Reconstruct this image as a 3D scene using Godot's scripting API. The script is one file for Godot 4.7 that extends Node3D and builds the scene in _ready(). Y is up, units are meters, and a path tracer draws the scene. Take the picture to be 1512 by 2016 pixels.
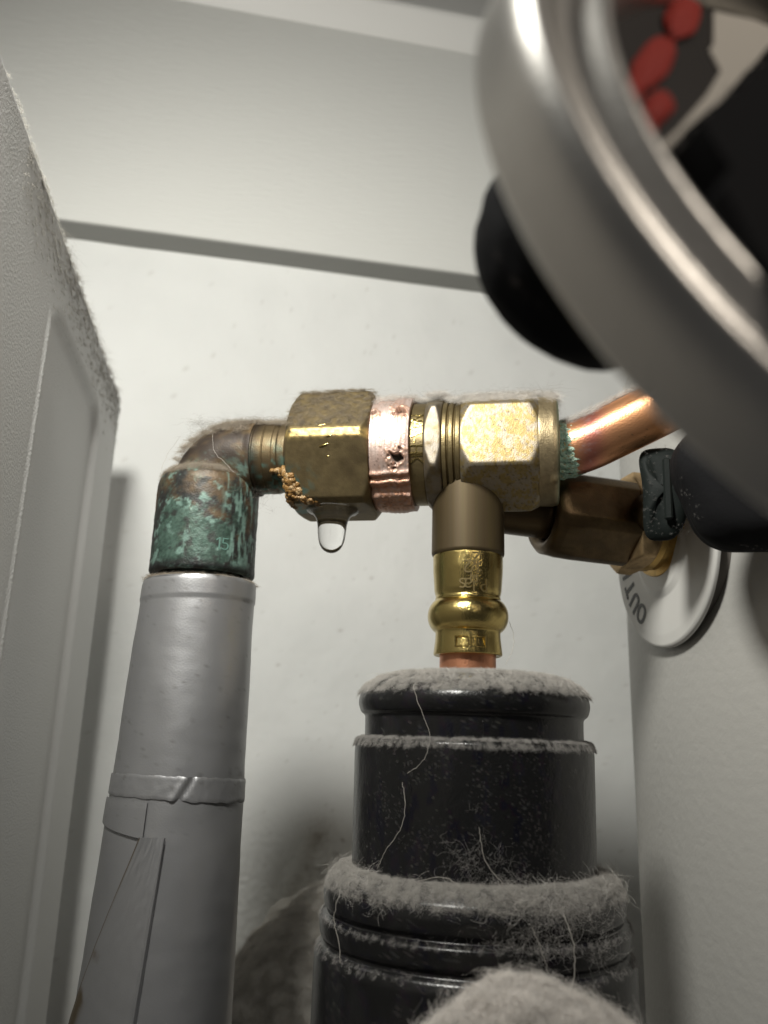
extends Node3D
# All shapes are worked out in millimetres and scaled to metres when they are committed.
const U := 0.001
var rng := RandomNumberGenerator.new()
var n1 := FastNoiseLite.new()   # broad
var n2 := FastNoiseLite.new()   # medium
var n3 := FastNoiseLite.new()   # fine
var M := {}

# the horizontal run of fittings: a point on its axis, its direction, up, and towards the viewer
const RT := Vector3(23.5, 79.8, -226.0)
const RD := Vector3(0.9848, 0.0, 0.1736)
const RS := Vector3(-0.1736, 0.0, 0.9848)


class MB:
	var v := PackedVector3Array()
	var n := PackedVector3Array()
	var uv := PackedVector2Array()
	var c := PackedColorArray()
	var ix := PackedInt32Array()

	# rows of points; closed: each row ends on its own first point. facing: ZERO = away from each row's middle, else that way
	func grid(rows: Array, closed := false, facing := Vector3.ZERO, cf = null) -> void:
		var nr := rows.size()
		var nc: int = rows[0].size()
		var at := v.size()
		var nn := PackedVector3Array()
		nn.resize(nr * nc)
		for i in nr - 1:
			var ra: PackedVector3Array = rows[i]
			var rb: PackedVector3Array = rows[i + 1]
			for j in nc - 1:
				var f := (rb[j + 1] - ra[j]).cross(ra[j + 1] - rb[j])
				nn[i * nc + j] += f
				nn[i * nc + j + 1] += f
				nn[(i + 1) * nc + j] += f
				nn[(i + 1) * nc + j + 1] += f
		var test := 0.0
		for i in nr:
			var row: PackedVector3Array = rows[i]
			if closed:
				var s := nn[i * nc] + nn[i * nc + nc - 1]
				nn[i * nc] = s
				nn[i * nc + nc - 1] = s
			var mid := Vector3.ZERO
			if facing == Vector3.ZERO:
				for p in row:
					mid += p
				mid /= nc
			for j in nc:
				test += nn[i * nc + j].dot(facing if facing != Vector3.ZERO else row[j] - mid)
		var sg := 1.0 if test >= 0.0 else -1.0
		var vlen := 0.0
		for i in nr:
			var row: PackedVector3Array = rows[i]
			if i > 0:
				vlen += row[0].distance_to(rows[i - 1][0])
			var ulen := 0.0
			for j in nc:
				if j > 0:
					ulen += row[j].distance_to(row[j - 1])
				var q := (nn[i * nc + j] * sg).normalized()
				v.push_back(row[j])
				n.push_back(q)
				uv.push_back(Vector2(ulen * 0.1, vlen * 0.1))
				c.push_back(cf.call(row[j], q) if cf != null else Color(1, 1, 1))
		for i in nr - 1:
			for j in nc - 1:
				var a := at + i * nc + j
				var b := a + nc
				if sg > 0:
					ix.append_array([a, b + 1, b, a, a + 1, b + 1])
				else:
					ix.append_array([a, b, b + 1, a, b + 1, a + 1])

	func tri(a: Vector3, b: Vector3, d: Vector3, away: Vector3, col := Color(1, 1, 1)) -> void:
		var q := (b - a).cross(d - a)
		if q.length_squared() < 1e-14:
			return
		if q.dot(away) < 0:
			var t := b
			b = d
			d = t
			q = -q
		q = q.normalized()
		var at := v.size()
		for p in [a, b, d]:
			v.push_back(p)
			n.push_back(q)
			uv.push_back(Vector2(p.x, p.y) * 0.1)
			c.push_back(col)
		ix.append_array([at, at + 2, at + 1])

	# a box with chamfered edges
	func cbox(t: Transform3D, size: Vector3, b: float) -> void:
		var h := size * 0.5
		var o := t.origin
		var P := func(sx: float, sy: float, sz: float, ax: int) -> Vector3:
			var p := Vector3(sx * (h.x - (0.0 if ax == 0 else b)), sy * (h.y - (0.0 if ax == 1 else b)), sz * (h.z - (0.0 if ax == 2 else b)))
			return t * p
		var quad := func(a: Vector3, bb: Vector3, d: Vector3, e: Vector3) -> void:
			var m := (a + bb + d + e) / 4.0 - o
			tri(a, bb, d, m)
			tri(a, d, e, m)
		for s in [-1.0, 1.0]:
			quad.call(P.call(s, -1, -1, 0), P.call(s, 1, -1, 0), P.call(s, 1, 1, 0), P.call(s, -1, 1, 0))
			quad.call(P.call(-1, s, -1, 1), P.call(1, s, -1, 1), P.call(1, s, 1, 1), P.call(-1, s, 1, 1))
			quad.call(P.call(-1, -1, s, 2), P.call(1, -1, s, 2), P.call(1, 1, s, 2), P.call(-1, 1, s, 2))
			for r in [-1.0, 1.0]:
				quad.call(P.call(s, r, -1, 0), P.call(s, r, 1, 0), P.call(s, r, 1, 1), P.call(s, r, -1, 1))
				quad.call(P.call(s, -1, r, 0), P.call(s, 1, r, 0), P.call(s, 1, r, 2), P.call(s, -1, r, 2))
				quad.call(P.call(-1, s, r, 1), P.call(1, s, r, 1), P.call(1, s, r, 2), P.call(-1, s, r, 2))
				for q in [-1.0, 1.0]:
					tri(P.call(s, r, q, 0), P.call(s, r, q, 1), P.call(s, r, q, 2), t.basis * Vector3(s, r, q))

	# a flat outline with thickness along the frame's z
	func plate(poly: PackedVector2Array, z0: float, z1: float, t: Transform3D) -> void:
		var k := Geometry2D.triangulate_polygon(poly)
		for i in range(0, k.size(), 3):
			for z in [z0, z1]:
				var w: Vector3 = t.basis.z * (1.0 if z == maxf(z0, z1) else -1.0)
				tri(t * Vector3(poly[k[i]].x, poly[k[i]].y, z), t * Vector3(poly[k[i + 1]].x, poly[k[i + 1]].y, z), t * Vector3(poly[k[i + 2]].x, poly[k[i + 2]].y, z), w)
		var cw := Geometry2D.is_polygon_clockwise(poly)
		for i in poly.size():
			var a := poly[i]
			var b := poly[(i + 1) % poly.size()]
			var e := (b - a)
			var w2 := Vector2(e.y, -e.x) * (-1.0 if cw else 1.0)
			var w := t.basis * Vector3(w2.x, w2.y, 0)
			tri(t * Vector3(a.x, a.y, z0), t * Vector3(b.x, b.y, z0), t * Vector3(b.x, b.y, z1), w)
			tri(t * Vector3(a.x, a.y, z0), t * Vector3(b.x, b.y, z1), t * Vector3(a.x, a.y, z1), w)

	func mesh(origin := Vector3.ZERO) -> ArrayMesh:
		var p := PackedVector3Array()
		p.resize(v.size())
		for i in v.size():
			p[i] = (v[i] - origin) * 0.001
		var a := []
		a.resize(Mesh.ARRAY_MAX)
		a[Mesh.ARRAY_VERTEX] = p
		a[Mesh.ARRAY_NORMAL] = n
		a[Mesh.ARRAY_TEX_UV] = uv
		a[Mesh.ARRAY_COLOR] = c
		a[Mesh.ARRAY_INDEX] = ix
		var m := ArrayMesh.new()
		m.add_surface_from_arrays(Mesh.PRIMITIVE_TRIANGLES, a)
		return m


# ---------- shape helpers ----------
func fillet(p: PackedVector2Array, r: float, k := 3) -> PackedVector2Array:
	var q := PackedVector2Array([p[0]])
	for i in range(1, p.size() - 1):
		var a := p[i - 1] - p[i]
		var b := p[i + 1] - p[i]
		var e := minf(r, minf(a.length(), b.length()) * 0.45)
		var pa := p[i] + a.normalized() * e
		var pb := p[i] + b.normalized() * e
		for j in k + 1:
			var t := float(j) / k
			q.push_back(pa.lerp(p[i], t).lerp(p[i].lerp(pb, t), t))
	q.push_back(p[p.size() - 1])
	return q

func dense(p: PackedVector2Array, step: float) -> PackedVector2Array:
	var q := PackedVector2Array([p[0]])
	for i in range(1, p.size()):
		var k := maxi(1, ceili(p[i].distance_to(p[i - 1]) / step))
		for j in range(1, k + 1):
			q.push_back(p[i - 1].lerp(p[i], float(j) / k))
	return q

# profile of (radius, distance along the axis). rf(angle, t, r) may change the radius. Angle 0 is along ref, growing towards ax x ref ... side
func lathe(mb: MB, p: PackedVector2Array, o: Vector3, ax: Vector3, ref: Vector3, side: Vector3, seg := 96, rf = null, cf = null, a0 := 0.0, a1 := TAU) -> void:
	var rows := []
	for q in p:
		var row := PackedVector3Array()
		for j in seg + 1:
			var a := a0 + (a1 - a0) * j / seg
			if j == seg and a1 - a0 > TAU - 1e-4:
				a = a0
			var r: float = rf.call(a, q.y, q.x) if rf != null else q.x
			row.push_back(o + ax * q.y + (ref * cos(a) + side * sin(a)) * r)
		rows.push_back(row)
	mb.grid(rows, a1 - a0 > TAU - 1e-4, Vector3.ZERO, cf)

func run_lathe(mb: MB, p: PackedVector2Array, seg := 96, rf = null, cf = null) -> void:
	lathe(mb, p, RT, RD, Vector3.UP, RS, seg, rf, cf)

func up_lathe(mb: MB, p: PackedVector2Array, x: float, z: float, seg := 96, rf = null, cf = null) -> void:
	lathe(mb, p, Vector3(x, 0, z), Vector3.UP, Vector3(0, 0, 1), Vector3(1, 0, 0), seg, rf, cf)

func sweep(mb: MB, path: PackedVector3Array, rf: Callable, seg := 24, cf = null) -> void:
	var rows := []
	var t := (path[1] - path[0]).normalized()
	var up := t.cross(Vector3(0.31, 0.2, 0.93)).normalized()
	var total := path.size() - 1
	for i in path.size():
		var d := (path[mini(i + 1, total)] - path[maxi(i - 1, 0)]).normalized()
		up = (up - d * up.dot(d)).normalized()
		var sd := d.cross(up)
		var row := PackedVector3Array()
		for j in seg + 1:
			var a := TAU * (j % seg) / seg
			row.push_back(path[i] + (up * cos(a) + sd * sin(a)) * float(rf.call(float(i) / total, a)))
		rows.push_back(row)
	mb.grid(rows, true, Vector3.ZERO, cf)

func curve(pts: Array, step := 0.8) -> PackedVector3Array:
	var cv := Curve3D.new()
	for i in pts.size():
		var a: Vector3 = pts[maxi(i - 1, 0)]
		var b: Vector3 = pts[mini(i + 1, pts.size() - 1)]
		var h := (b - a) / 6.0
		cv.add_point(pts[i], -h, h)
	var q := PackedVector3Array()
	var k := maxi(2, int(cv.get_baked_length() / step))
	cv.bake_interval = step * 0.5
	for i in k + 1:
		q.push_back(cv.sample_baked(cv.get_baked_length() * i / k, true))
	return q

# radius of a hexagon with corner radius R, corners at a = first + 60k degrees, its corners slightly rounded
func hexr(a: float, R: float, first: float, cut := 0.985) -> float:
	var d := fposmod(a - deg_to_rad(first), PI / 3) - PI / 6
	return minf(R * cos(PI / 6) / cos(d), R * cut)

# a chamfered hexagon nut between t0 and t1, cut by cones at both ends
func hex_profile(t0: float, t1: float, R: float, bore: float, step := 0.35) -> PackedVector2Array:
	var p := PackedVector2Array([Vector2(bore, t0 + 0.2), Vector2(R * 0.80, t0)])
	var k := int((t1 - t0) / step)
	for i in k + 1:
		p.push_back(Vector2(R, t0 + 0.02 + (t1 - t0 - 0.04) * i / k))
	p.push_back(Vector2(R * 0.80, t1))
	p.push_back(Vector2(bore, t1 - 0.2))
	return p

func hex_rf(t0: float, t1: float, R: float, first: float, c0 := 0.5, c1 := 0.5, rough := 0.05, cut := 0.985) -> Callable:
	return func(a: float, t: float, r: float) -> float:
		if r < R * 0.95:
			return minf(r, hexr(a, R, first, cut))
		var cone := R * 0.865 + minf((t - t0) / c0, (t1 - t) / c1)
		var h := hexr(a, R, first, cut)
		var m := minf(h, cone) - 0.18 * exp(-absf(h - cone) * 2.5)
		return m + rough * n2.get_noise_3d(cos(a) * 20, sin(a) * 20, t * 1.5)

func lin(r: float, g: float, b: float) -> Color:
	return Color(r, g, b).linear_to_srgb()

# ---------- scene helpers ----------
func thing(called: String, label: String, category: String, origin: Vector3, group := "") -> Node3D:
	var o := Node3D.new()
	o.name = called
	o.position = origin * U
	o.set_meta("label", label)
	o.set_meta("category", category)
	if group:
		o.set_meta("group", group)
	add_child(o, true)
	return o

func part(called: String, mb: MB, mat: Material, parent: Node3D, origin: Vector3, label := "") -> MeshInstance3D:
	var o := MeshInstance3D.new()
	o.name = called
	o.mesh = mb.mesh(origin)
	o.material_override = mat
	parent.add_child(o, true)
	if label:
		o.set_meta("label", label)
	return o

func struct(called: String, mb: MB, mat: Material, label: String, category: String) -> MeshInstance3D:
	var o := part(called, mb, mat, self, Vector3.ZERO)
	o.set_meta("kind", "structure")
	o.set_meta("label", label)
	o.set_meta("category", category)
	return o

func noise_tex(freq: float, oct: int, type := FastNoiseLite.TYPE_SIMPLEX_SMOOTH, lo := 0.0, hi := 1.0, s := 3, size := 512) -> NoiseTexture2D:
	var f := FastNoiseLite.new()
	f.noise_type = type
	f.frequency = freq
	f.fractal_octaves = oct
	f.seed = s
	f.fractal_type = FastNoiseLite.FRACTAL_FBM
	var t := NoiseTexture2D.new()
	t.width = size
	t.height = size
	t.seamless = true
	t.noise = f
	var g := Gradient.new()
	g.set_color(0, Color(lo, lo, lo))
	g.set_color(1, Color(hi, hi, hi))
	t.color_ramp = g
	return t

func mat(called: String, col: Color, rough: float, metal := 0.0, vc := false) -> StandardMaterial3D:
	var m := StandardMaterial3D.new()
	m.resource_name = called
	m.albedo_color = Color.WHITE if vc else col
	m.vertex_color_use_as_albedo = vc
	m.roughness = rough
	m.metallic = metal
	m.uv1_triplanar = true
	M[called] = m
	return m

func relief(m: StandardMaterial3D, tex: Texture2D, mm: float, per_m: float) -> void:
	m.heightmap_enabled = true
	m.heightmap_texture = tex
	m.heightmap_scale = mm * 0.1
	m.uv1_scale = Vector3.ONE * per_m

# ---------- dust ----------
func clump(nf: int, length: float, rad: float, spread: float, lift: float, s: int, seg := 5) -> ArrayMesh:
	var r := RandomNumberGenerator.new()
	r.seed = s
	var mb := MB.new()
	for k in nf:
		var p := Vector3(r.randfn() * spread * 0.5, r.randf() * lift * 0.6, r.randfn() * spread * 0.5)
		var d := Vector3(r.randfn(), r.randfn() * 0.45 + 0.25, r.randfn()).normalized()
		var bend := Vector3(r.randfn(), r.randfn() * 0.5, r.randfn())
		var ln := length * r.randf_range(0.4, 1.4)
		var path := PackedVector3Array([p])
		for i in seg:
			p += d * ln / seg
			p.y = maxf(p.y, -0.15)
			path.push_back(p)
			d = (d + (bend + Vector3(r.randfn(), r.randfn(), r.randfn()) * 0.7) * 0.38).normalized()
			d.y -= 0.05 * (p.y / maxf(lift, 0.1))
		var rr := rad * r.randf_range(0.6, 1.5)
		var sd := d.cross(Vector3(0.2, 0.5, 0.8)).normalized()
		var sb := sd.cross(d).normalized()
		var at := mb.v.size()
		for i in seg + 1:
			for j in 3:
				var q := sd * cos(TAU * j / 3) + sb * sin(TAU * j / 3)
				mb.v.push_back(path[i] + q * rr * (1.0 - 0.5 * float(i) / seg))
				mb.n.push_back(q)
				mb.uv.push_back(Vector2(j / 3.0, i))
				mb.c.push_back(Color(1, 1, 1))
		for i in seg:
			for j in 3:
				var a := at + i * 3 + j
				var b := at + i * 3 + (j + 1) % 3
				mb.ix.append_array([a, b, b + 3, a, b + 3, a + 3])
	return mb.mesh()

var clumps := {}
func clump_set(kind: String) -> Array:
	if not clumps.has(kind):
		var a := []
		for i in 4:
			match kind:
				"felt": a.push_back(clump(56, 1.7, 0.019, 1.6, 0.5, 100 + i))
				"fuzz": a.push_back(clump(12, 3.2, 0.020, 1.8, 1.4, 200 + i, 7))
				"wisp": a.push_back(clump(7, 6.0, 0.020, 1.6, 2.2, 300 + i, 9))
		clumps[kind] = a
	return clumps[kind]

# points: [position, normal] pairs in mm. One MultiMesh per variant would be four objects, so one variant per dust layer is chosen by which
func dust(called: String, label: String, category: String, pts: Array, kind: String, which: int, lo: float, hi: float, tone: Color, parent: Node3D = null) -> void:
	if kind == "felt":
		pts = pts.filter(func(q): return rng.randf() < 0.80 + 1.2 * n2.get_noise_3d(q[0].x * 2.2, q[0].y * 2.2, q[0].z * 2.2))
	var mm := MultiMesh.new()
	mm.transform_format = MultiMesh.TRANSFORM_3D
	mm.use_colors = true
	mm.mesh = clump_set(kind)[which % 4]
	mm.instance_count = pts.size()
	for i in pts.size():
		var nrm: Vector3 = pts[i][1].normalized()
		var x := nrm.cross(Vector3(rng.randfn(), rng.randfn(), rng.randfn())).normalized()
		var b := Basis(x, nrm, x.cross(nrm)) * rng.randf_range(lo, hi)
		mm.set_instance_transform(i, Transform3D(b, pts[i][0] * U))
		var k := rng.randf_range(0.7, 1.2)
		mm.set_instance_color(i, Color(tone.r * k, tone.g * k, tone.b * k))
	var o := MultiMeshInstance3D.new()
	o.name = called
	o.multimesh = mm
	o.material_override = M.dust
	o.set_meta("kind", "stuff")
	if parent == null:
		o.set_meta("label", label)
		o.set_meta("category", category)
		add_child(o, true)
	else:
		parent.add_child(o, true)

# points on the run between t0 and t1 at radius r (a number or a function of t and angle), between two angles from the top
func run_pts(count: int, t0: float, t1: float, r: Variant, a0: float, a1: float, top := true) -> Array:
	var out := []
	for i in count:
		var t := rng.randf_range(t0, t1)
		var a := deg_to_rad(lerpf(a0, a1, (rng.randf() + rng.randf()) * 0.5 if top else rng.randf()))
		var rr: float = r.call(a, t) if r is Callable else r
		var d := Vector3.UP * cos(a) + RS * sin(a)
		out.push_back([RT + RD * t + d * rr, (d + Vector3.UP * 0.5)])
	return out

# points on a ring profile round a vertical axis; only the part that faces the viewer and the sides
func ring_pts(count: int, x: float, z: float, prof: PackedVector2Array, nrm: Vector3, spread := 170.0) -> Array:
	var out := []
	var tot := 0.0
	for i in prof.size() - 1:
		tot += prof[i].distance_to(prof[i + 1]) * (prof[i].x + prof[i + 1].x)
	for k in count:
		var q := rng.randf() * tot
		for i in prof.size() - 1:
			var w := prof[i].distance_to(prof[i + 1]) * (prof[i].x + prof[i + 1].x)
			if q <= w:
				var p := prof[i].lerp(prof[i + 1], q / w)
				var a := deg_to_rad(rng.randf_range(-spread, spread))
				var e := prof[i + 1] - prof[i]
				var m := Vector2(e.y, -e.x).normalized()
				if m.y < 0:
					m = -m
				var rad := Vector3(sin(a), 0, cos(a))
				out.push_back([Vector3(x, p.y, z) + rad * p.x, rad * m.x + Vector3.UP * m.y])
				break
			q -= w
	return out

func heap_pt(c: Vector3, d: Vector3, size: float) -> Vector3:
	var k := 1.0 + 0.22 * n1.get_noise_3d(d.x * 40 + 200, d.y * 40, d.z * 40) + 0.10 * n2.get_noise_3d(d.x * 40, d.y * 40 + 90, d.z * 40)
	return c + Vector3(d.x * 20.0, d.y * 15.0, d.z * 17.0) * k * size

func lump_pt(c: Vector3, d: Vector3) -> Vector3:
	var k := 1.0 + 0.13 * n1.get_noise_3d(d.x * 36, d.y * 36, d.z * 36) + 0.07 * n2.get_noise_3d(d.x * 28, d.y * 28, d.z * 28)
	return c + Vector3(d.x * 60, d.y * 80, d.z * 26) * k

func strand(called: String, label: String, pts: Array, r := 0.05) -> void:
	var mb := MB.new()
	var path := curve(pts, 0.7)
	for i in path.size():
		path[i] += Vector3(n2.get_noise_3d(path[i].x * 9, path[i].y * 9, 1), n2.get_noise_3d(path[i].x * 9, path[i].y * 9, 50), n2.get_noise_3d(path[i].x * 9, path[i].y * 9, 99)) * 0.35
	sweep(mb, path, func(_u: float, _a: float) -> float: return r, 5)
	var o := part(called, mb, M.strand, self, Vector3.ZERO)
	o.set_meta("label", label)
	o.set_meta("category", "dust strand")

# raised characters laid round a vertical or horizontal cylinder, each a part
func letter(ch: String, cap: float, t: Transform3D, m: Material, parent: Node3D, depth := 0.25, origin := Vector3.ZERO) -> void:
	var tm := TextMesh.new()
	var f := SystemFont.new()
	f.font_names = PackedStringArray(["Droid Sans"])
	f.font_weight = 700 if depth < 0.13 else 400
	tm.font = f
	tm.text = ch
	tm.font_size = 48
	tm.pixel_size = cap / (48 * 0.72) * U
	tm.depth = depth * U
	tm.curve_step = 1.0
	var o := MeshInstance3D.new()
	o.name = "letter"
	o.mesh = tm
	o.material_override = m
	o.transform = Transform3D(t.basis, (t.origin - origin) * U)
	parent.add_child(o, true)


func _ready() -> void:
	rng.seed = 7
	# ---- camera
	var cam := Camera3D.new()
	cam.name = "camera"
	cam.keep_aspect = Camera3D.KEEP_HEIGHT
	var pitch := deg_to_rad(15.3)
	var roll := deg_to_rad(1.7)
	var u0 := Vector3(0, cos(pitch), sin(pitch))
	var cu := u0 * cos(roll) - Vector3(1, 0, 0) * sin(roll)
	var cr := Vector3(1, 0, 0) * cos(roll) + u0 * sin(roll)
	cam.basis = Basis(cr, cu, cr.cross(cu))
	var ca := CameraAttributesPhysical.new()
	ca.frustum_focal_length = 12.0 / (1008.0 / 1650.0)
	ca.frustum_focus_distance = 0.215
	ca.exposure_aperture = 9.5
	ca.frustum_near = 0.005
	ca.frustum_far = 20.0
	cam.attributes = ca
	add_child(cam)
	cam.fov = rad_to_deg(2.0 * atan(1008.0 / 1650.0))
	cam.near = 0.005
	cam.far = 20.0
	cam.current = true
	# ---- surroundings and lamp
	var we := WorldEnvironment.new()
	we.name = "environment"
	var env := Environment.new()
	env.background_mode = Environment.BG_COLOR
	env.background_color = lin(0.042, 0.041, 0.040)
	env.tonemap_mode = Environment.TONE_MAPPER_LINEAR
	env.tonemap_exposure = 1.0
	env.sdfgi_enabled = true
	env.ssao_enabled = true
	env.ssil_enabled = true
	we.environment = env
	add_child(we)
	var lamp := SpotLight3D.new()
	lamp.name = "torch"
	lamp.light_color = Color(1.0, 0.994, 0.963)
	lamp.light_energy = 0.111
	lamp.light_size = 0.023
	lamp.spot_angle = 74.0
	lamp.spot_angle_attenuation = 1.0
	lamp.spot_range = 3.0
	lamp.shadow_enabled = true
	lamp.look_at_from_position(Vector3(-70, 210, -50) * U, Vector3(-14, 92, -360) * U)
	add_child(lamp)

	var room := OmniLight3D.new()
	room.name = "room_light"
	room.light_color = Color(1.0, 0.955, 0.90)
	room.light_energy = 0.014
	room.light_size = 0.03
	room.omni_range = 3.0
	room.shadow_enabled = true
	room.position = Vector3(120, 150, 70) * U
	add_child(room)

	for q in [[n1, 0.03, 3, 11], [n2, 0.09, 4, 22], [n3, 0.35, 3, 33]]:
		q[0].frequency = q[1]
		q[0].fractal_octaves = q[2]
		q[0].seed = q[3]
		q[0].noise_type = FastNoiseLite.TYPE_SIMPLEX_SMOOTH
	materials()
	setting()
	casing()
	grey_pipe()
	elbow()
	tail_and_nut()
	clamp_strap()
	tee()
	gland_nut()
	copper_pipe()
	insulation()
	tank()
	valve()
	gauge()
	drop()
	all_dust()


func materials() -> void:
	var t_fine := noise_tex(0.03, 5)
	var t_mid := noise_tex(0.012, 5, FastNoiseLite.TYPE_SIMPLEX_SMOOTH, 0, 1, 9)
	var t_cell := noise_tex(0.03, 3, FastNoiseLite.TYPE_CELLULAR, 0, 1, 5)
	var t_rough := noise_tex(0.02, 5, FastNoiseLite.TYPE_SIMPLEX_SMOOTH, 0.55, 1.0, 17)
	var m := mat("plaster", Color.WHITE, 0.75, 0.0, true)
	relief(m, t_mid, 0.07, 36.0)
	m = mat("board_paint", lin(0.75, 0.75, 0.715), 0.55)
	relief(m, t_fine, 0.25, 12.0)
	m.uv1_scale = Vector3(4, 60, 4)
	mat("board_dimmed", lin(0.50, 0.495, 0.475), 0.6)  # board tone greyed in place of weaker light at the top
	mat("underside_grey", lin(0.26, 0.26, 0.245), 0.7)
	mat("strip_lit", lin(0.88, 0.87, 0.84), 0.45)  # whiter coat stands for light caught by the slanted edge
	m = mat("casing_white", Color.WHITE, 0.5, 0.0, true)
	relief(m, t_fine, 0.12, 60.0)
	m = mat("jacket", Color.WHITE, 0.40, 0.72, true)
	relief(m, t_fine, 0.02, 90.0)
	m = mat("patina", Color.WHITE, 0.5, 0.25, true)
	relief(m, t_fine, 0.05, 90.0)
	m = mat("brass_dull", Color.WHITE, 0.44, 0.8, true)
	relief(m, t_fine, 0.04, 120.0)
	m.roughness_texture = t_rough
	m.roughness = 0.5
	m = mat("brass_worn", Color.WHITE, 0.55, 0.97, true)
	relief(m, t_fine, 0.05, 120.0)
	m = mat("brass_tarnished", Color.WHITE, 0.5, 0.8, true)
	relief(m, t_fine, 0.05, 120.0)
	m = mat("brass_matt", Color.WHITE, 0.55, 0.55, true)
	m = mat("brass_bright", lin(0.56, 0.435, 0.165), 0.2, 1.0)
	m.roughness_texture = t_rough
	m.roughness = 0.26
	relief(m, t_fine, 0.06, 120.0)
	m = mat("copper", Color.WHITE, 0.36, 0.85, true)
	relief(m, t_fine, 0.05, 90.0)
	m = mat("strap_copper", Color.WHITE, 0.5, 0.7, true)
	relief(m, t_fine, 0.06, 80.0)
	m = mat("verdigris", Color.WHITE, 0.85, 0.0, true)
	relief(m, t_cell, 0.4, 160.0)
	m = mat("crust", Color.WHITE, 0.3, 0.1, true)
	relief(m, t_cell, 0.2, 160.0)
	m = mat("rubber", Color.WHITE, 0.27, 0.0, true)
	relief(m, t_fine, 0.05, 70.0)
	m = mat("dust", Color.WHITE, 1.0, 0.0, true)
	mat("strand", lin(0.42, 0.39, 0.35), 0.9)
	m = mat("tank_white", lin(0.40, 0.392, 0.37), 0.5)
	relief(m, t_mid, 0.10, 40.0)
	mat("disc_white", lin(0.58, 0.57, 0.545), 0.4)
	mat("ink", lin(0.02, 0.02, 0.02), 0.5)
	m = mat("black_plastic", lin(0.011, 0.011, 0.012), 0.75)
	m.metallic_specular = 0.2
	relief(m, t_fine, 0.06, 60.0)
	m = mat("steel", lin(0.74, 0.72, 0.68), 0.40, 1.0)
	relief(m, t_fine, 0.05, 50.0)
	mat("black_gloss", lin(0.012, 0.012, 0.013), 0.15)
	m = mat("lever_dark", lin(0.010, 0.013, 0.012), 0.6)
	m.metallic_specular = 0.25
	relief(m, t_fine, 0.04, 60.0)
	mat("digit_green", lin(0.10, 0.20, 0.165), 0.7)
	mat("brass_stem", lin(0.4, 0.3, 0.12), 0.4, 0.8)
	mat("brass_dull_plain", lin(0.13, 0.095, 0.035), 0.5, 0.5)
	m = mat("lagging", Color.WHITE, 0.95, 0.0, true)
	mat("gap_ring", lin(0.16, 0.145, 0.13), 0.8)
	mat("dome_grey", lin(0.55, 0.52, 0.48), 0.9)
	mat("dial_black", lin(0.02, 0.016, 0.014), 0.6)
	mat("dial_red", lin(0.36, 0.03, 0.02), 0.7)
	mat("dial_white", lin(0.62, 0.59, 0.53), 0.6)
	m = mat("water", Color(1, 1, 1, 0.0), 0.0)
	m.transparency = BaseMaterial3D.TRANSPARENCY_ALPHA
	m.refraction_enabled = true
	m.refraction_scale = 0.033
	m.uv1_triplanar = false


# ---- the wall behind and the boards above
const W0 := Vector3(-114.3, 0, -400)
const WK := 1.143   # wall coordinates are in steps of this many millimetres
const WD := Vector3(0.9823, 0, -0.1874)
const WN := Vector3(0.1874, 0, 0.9823)

func wall_at(s: float, h: float, off := 0.0) -> Vector3:
	return W0 + (WD * s + WN * off + Vector3.UP * h) * WK

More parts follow.
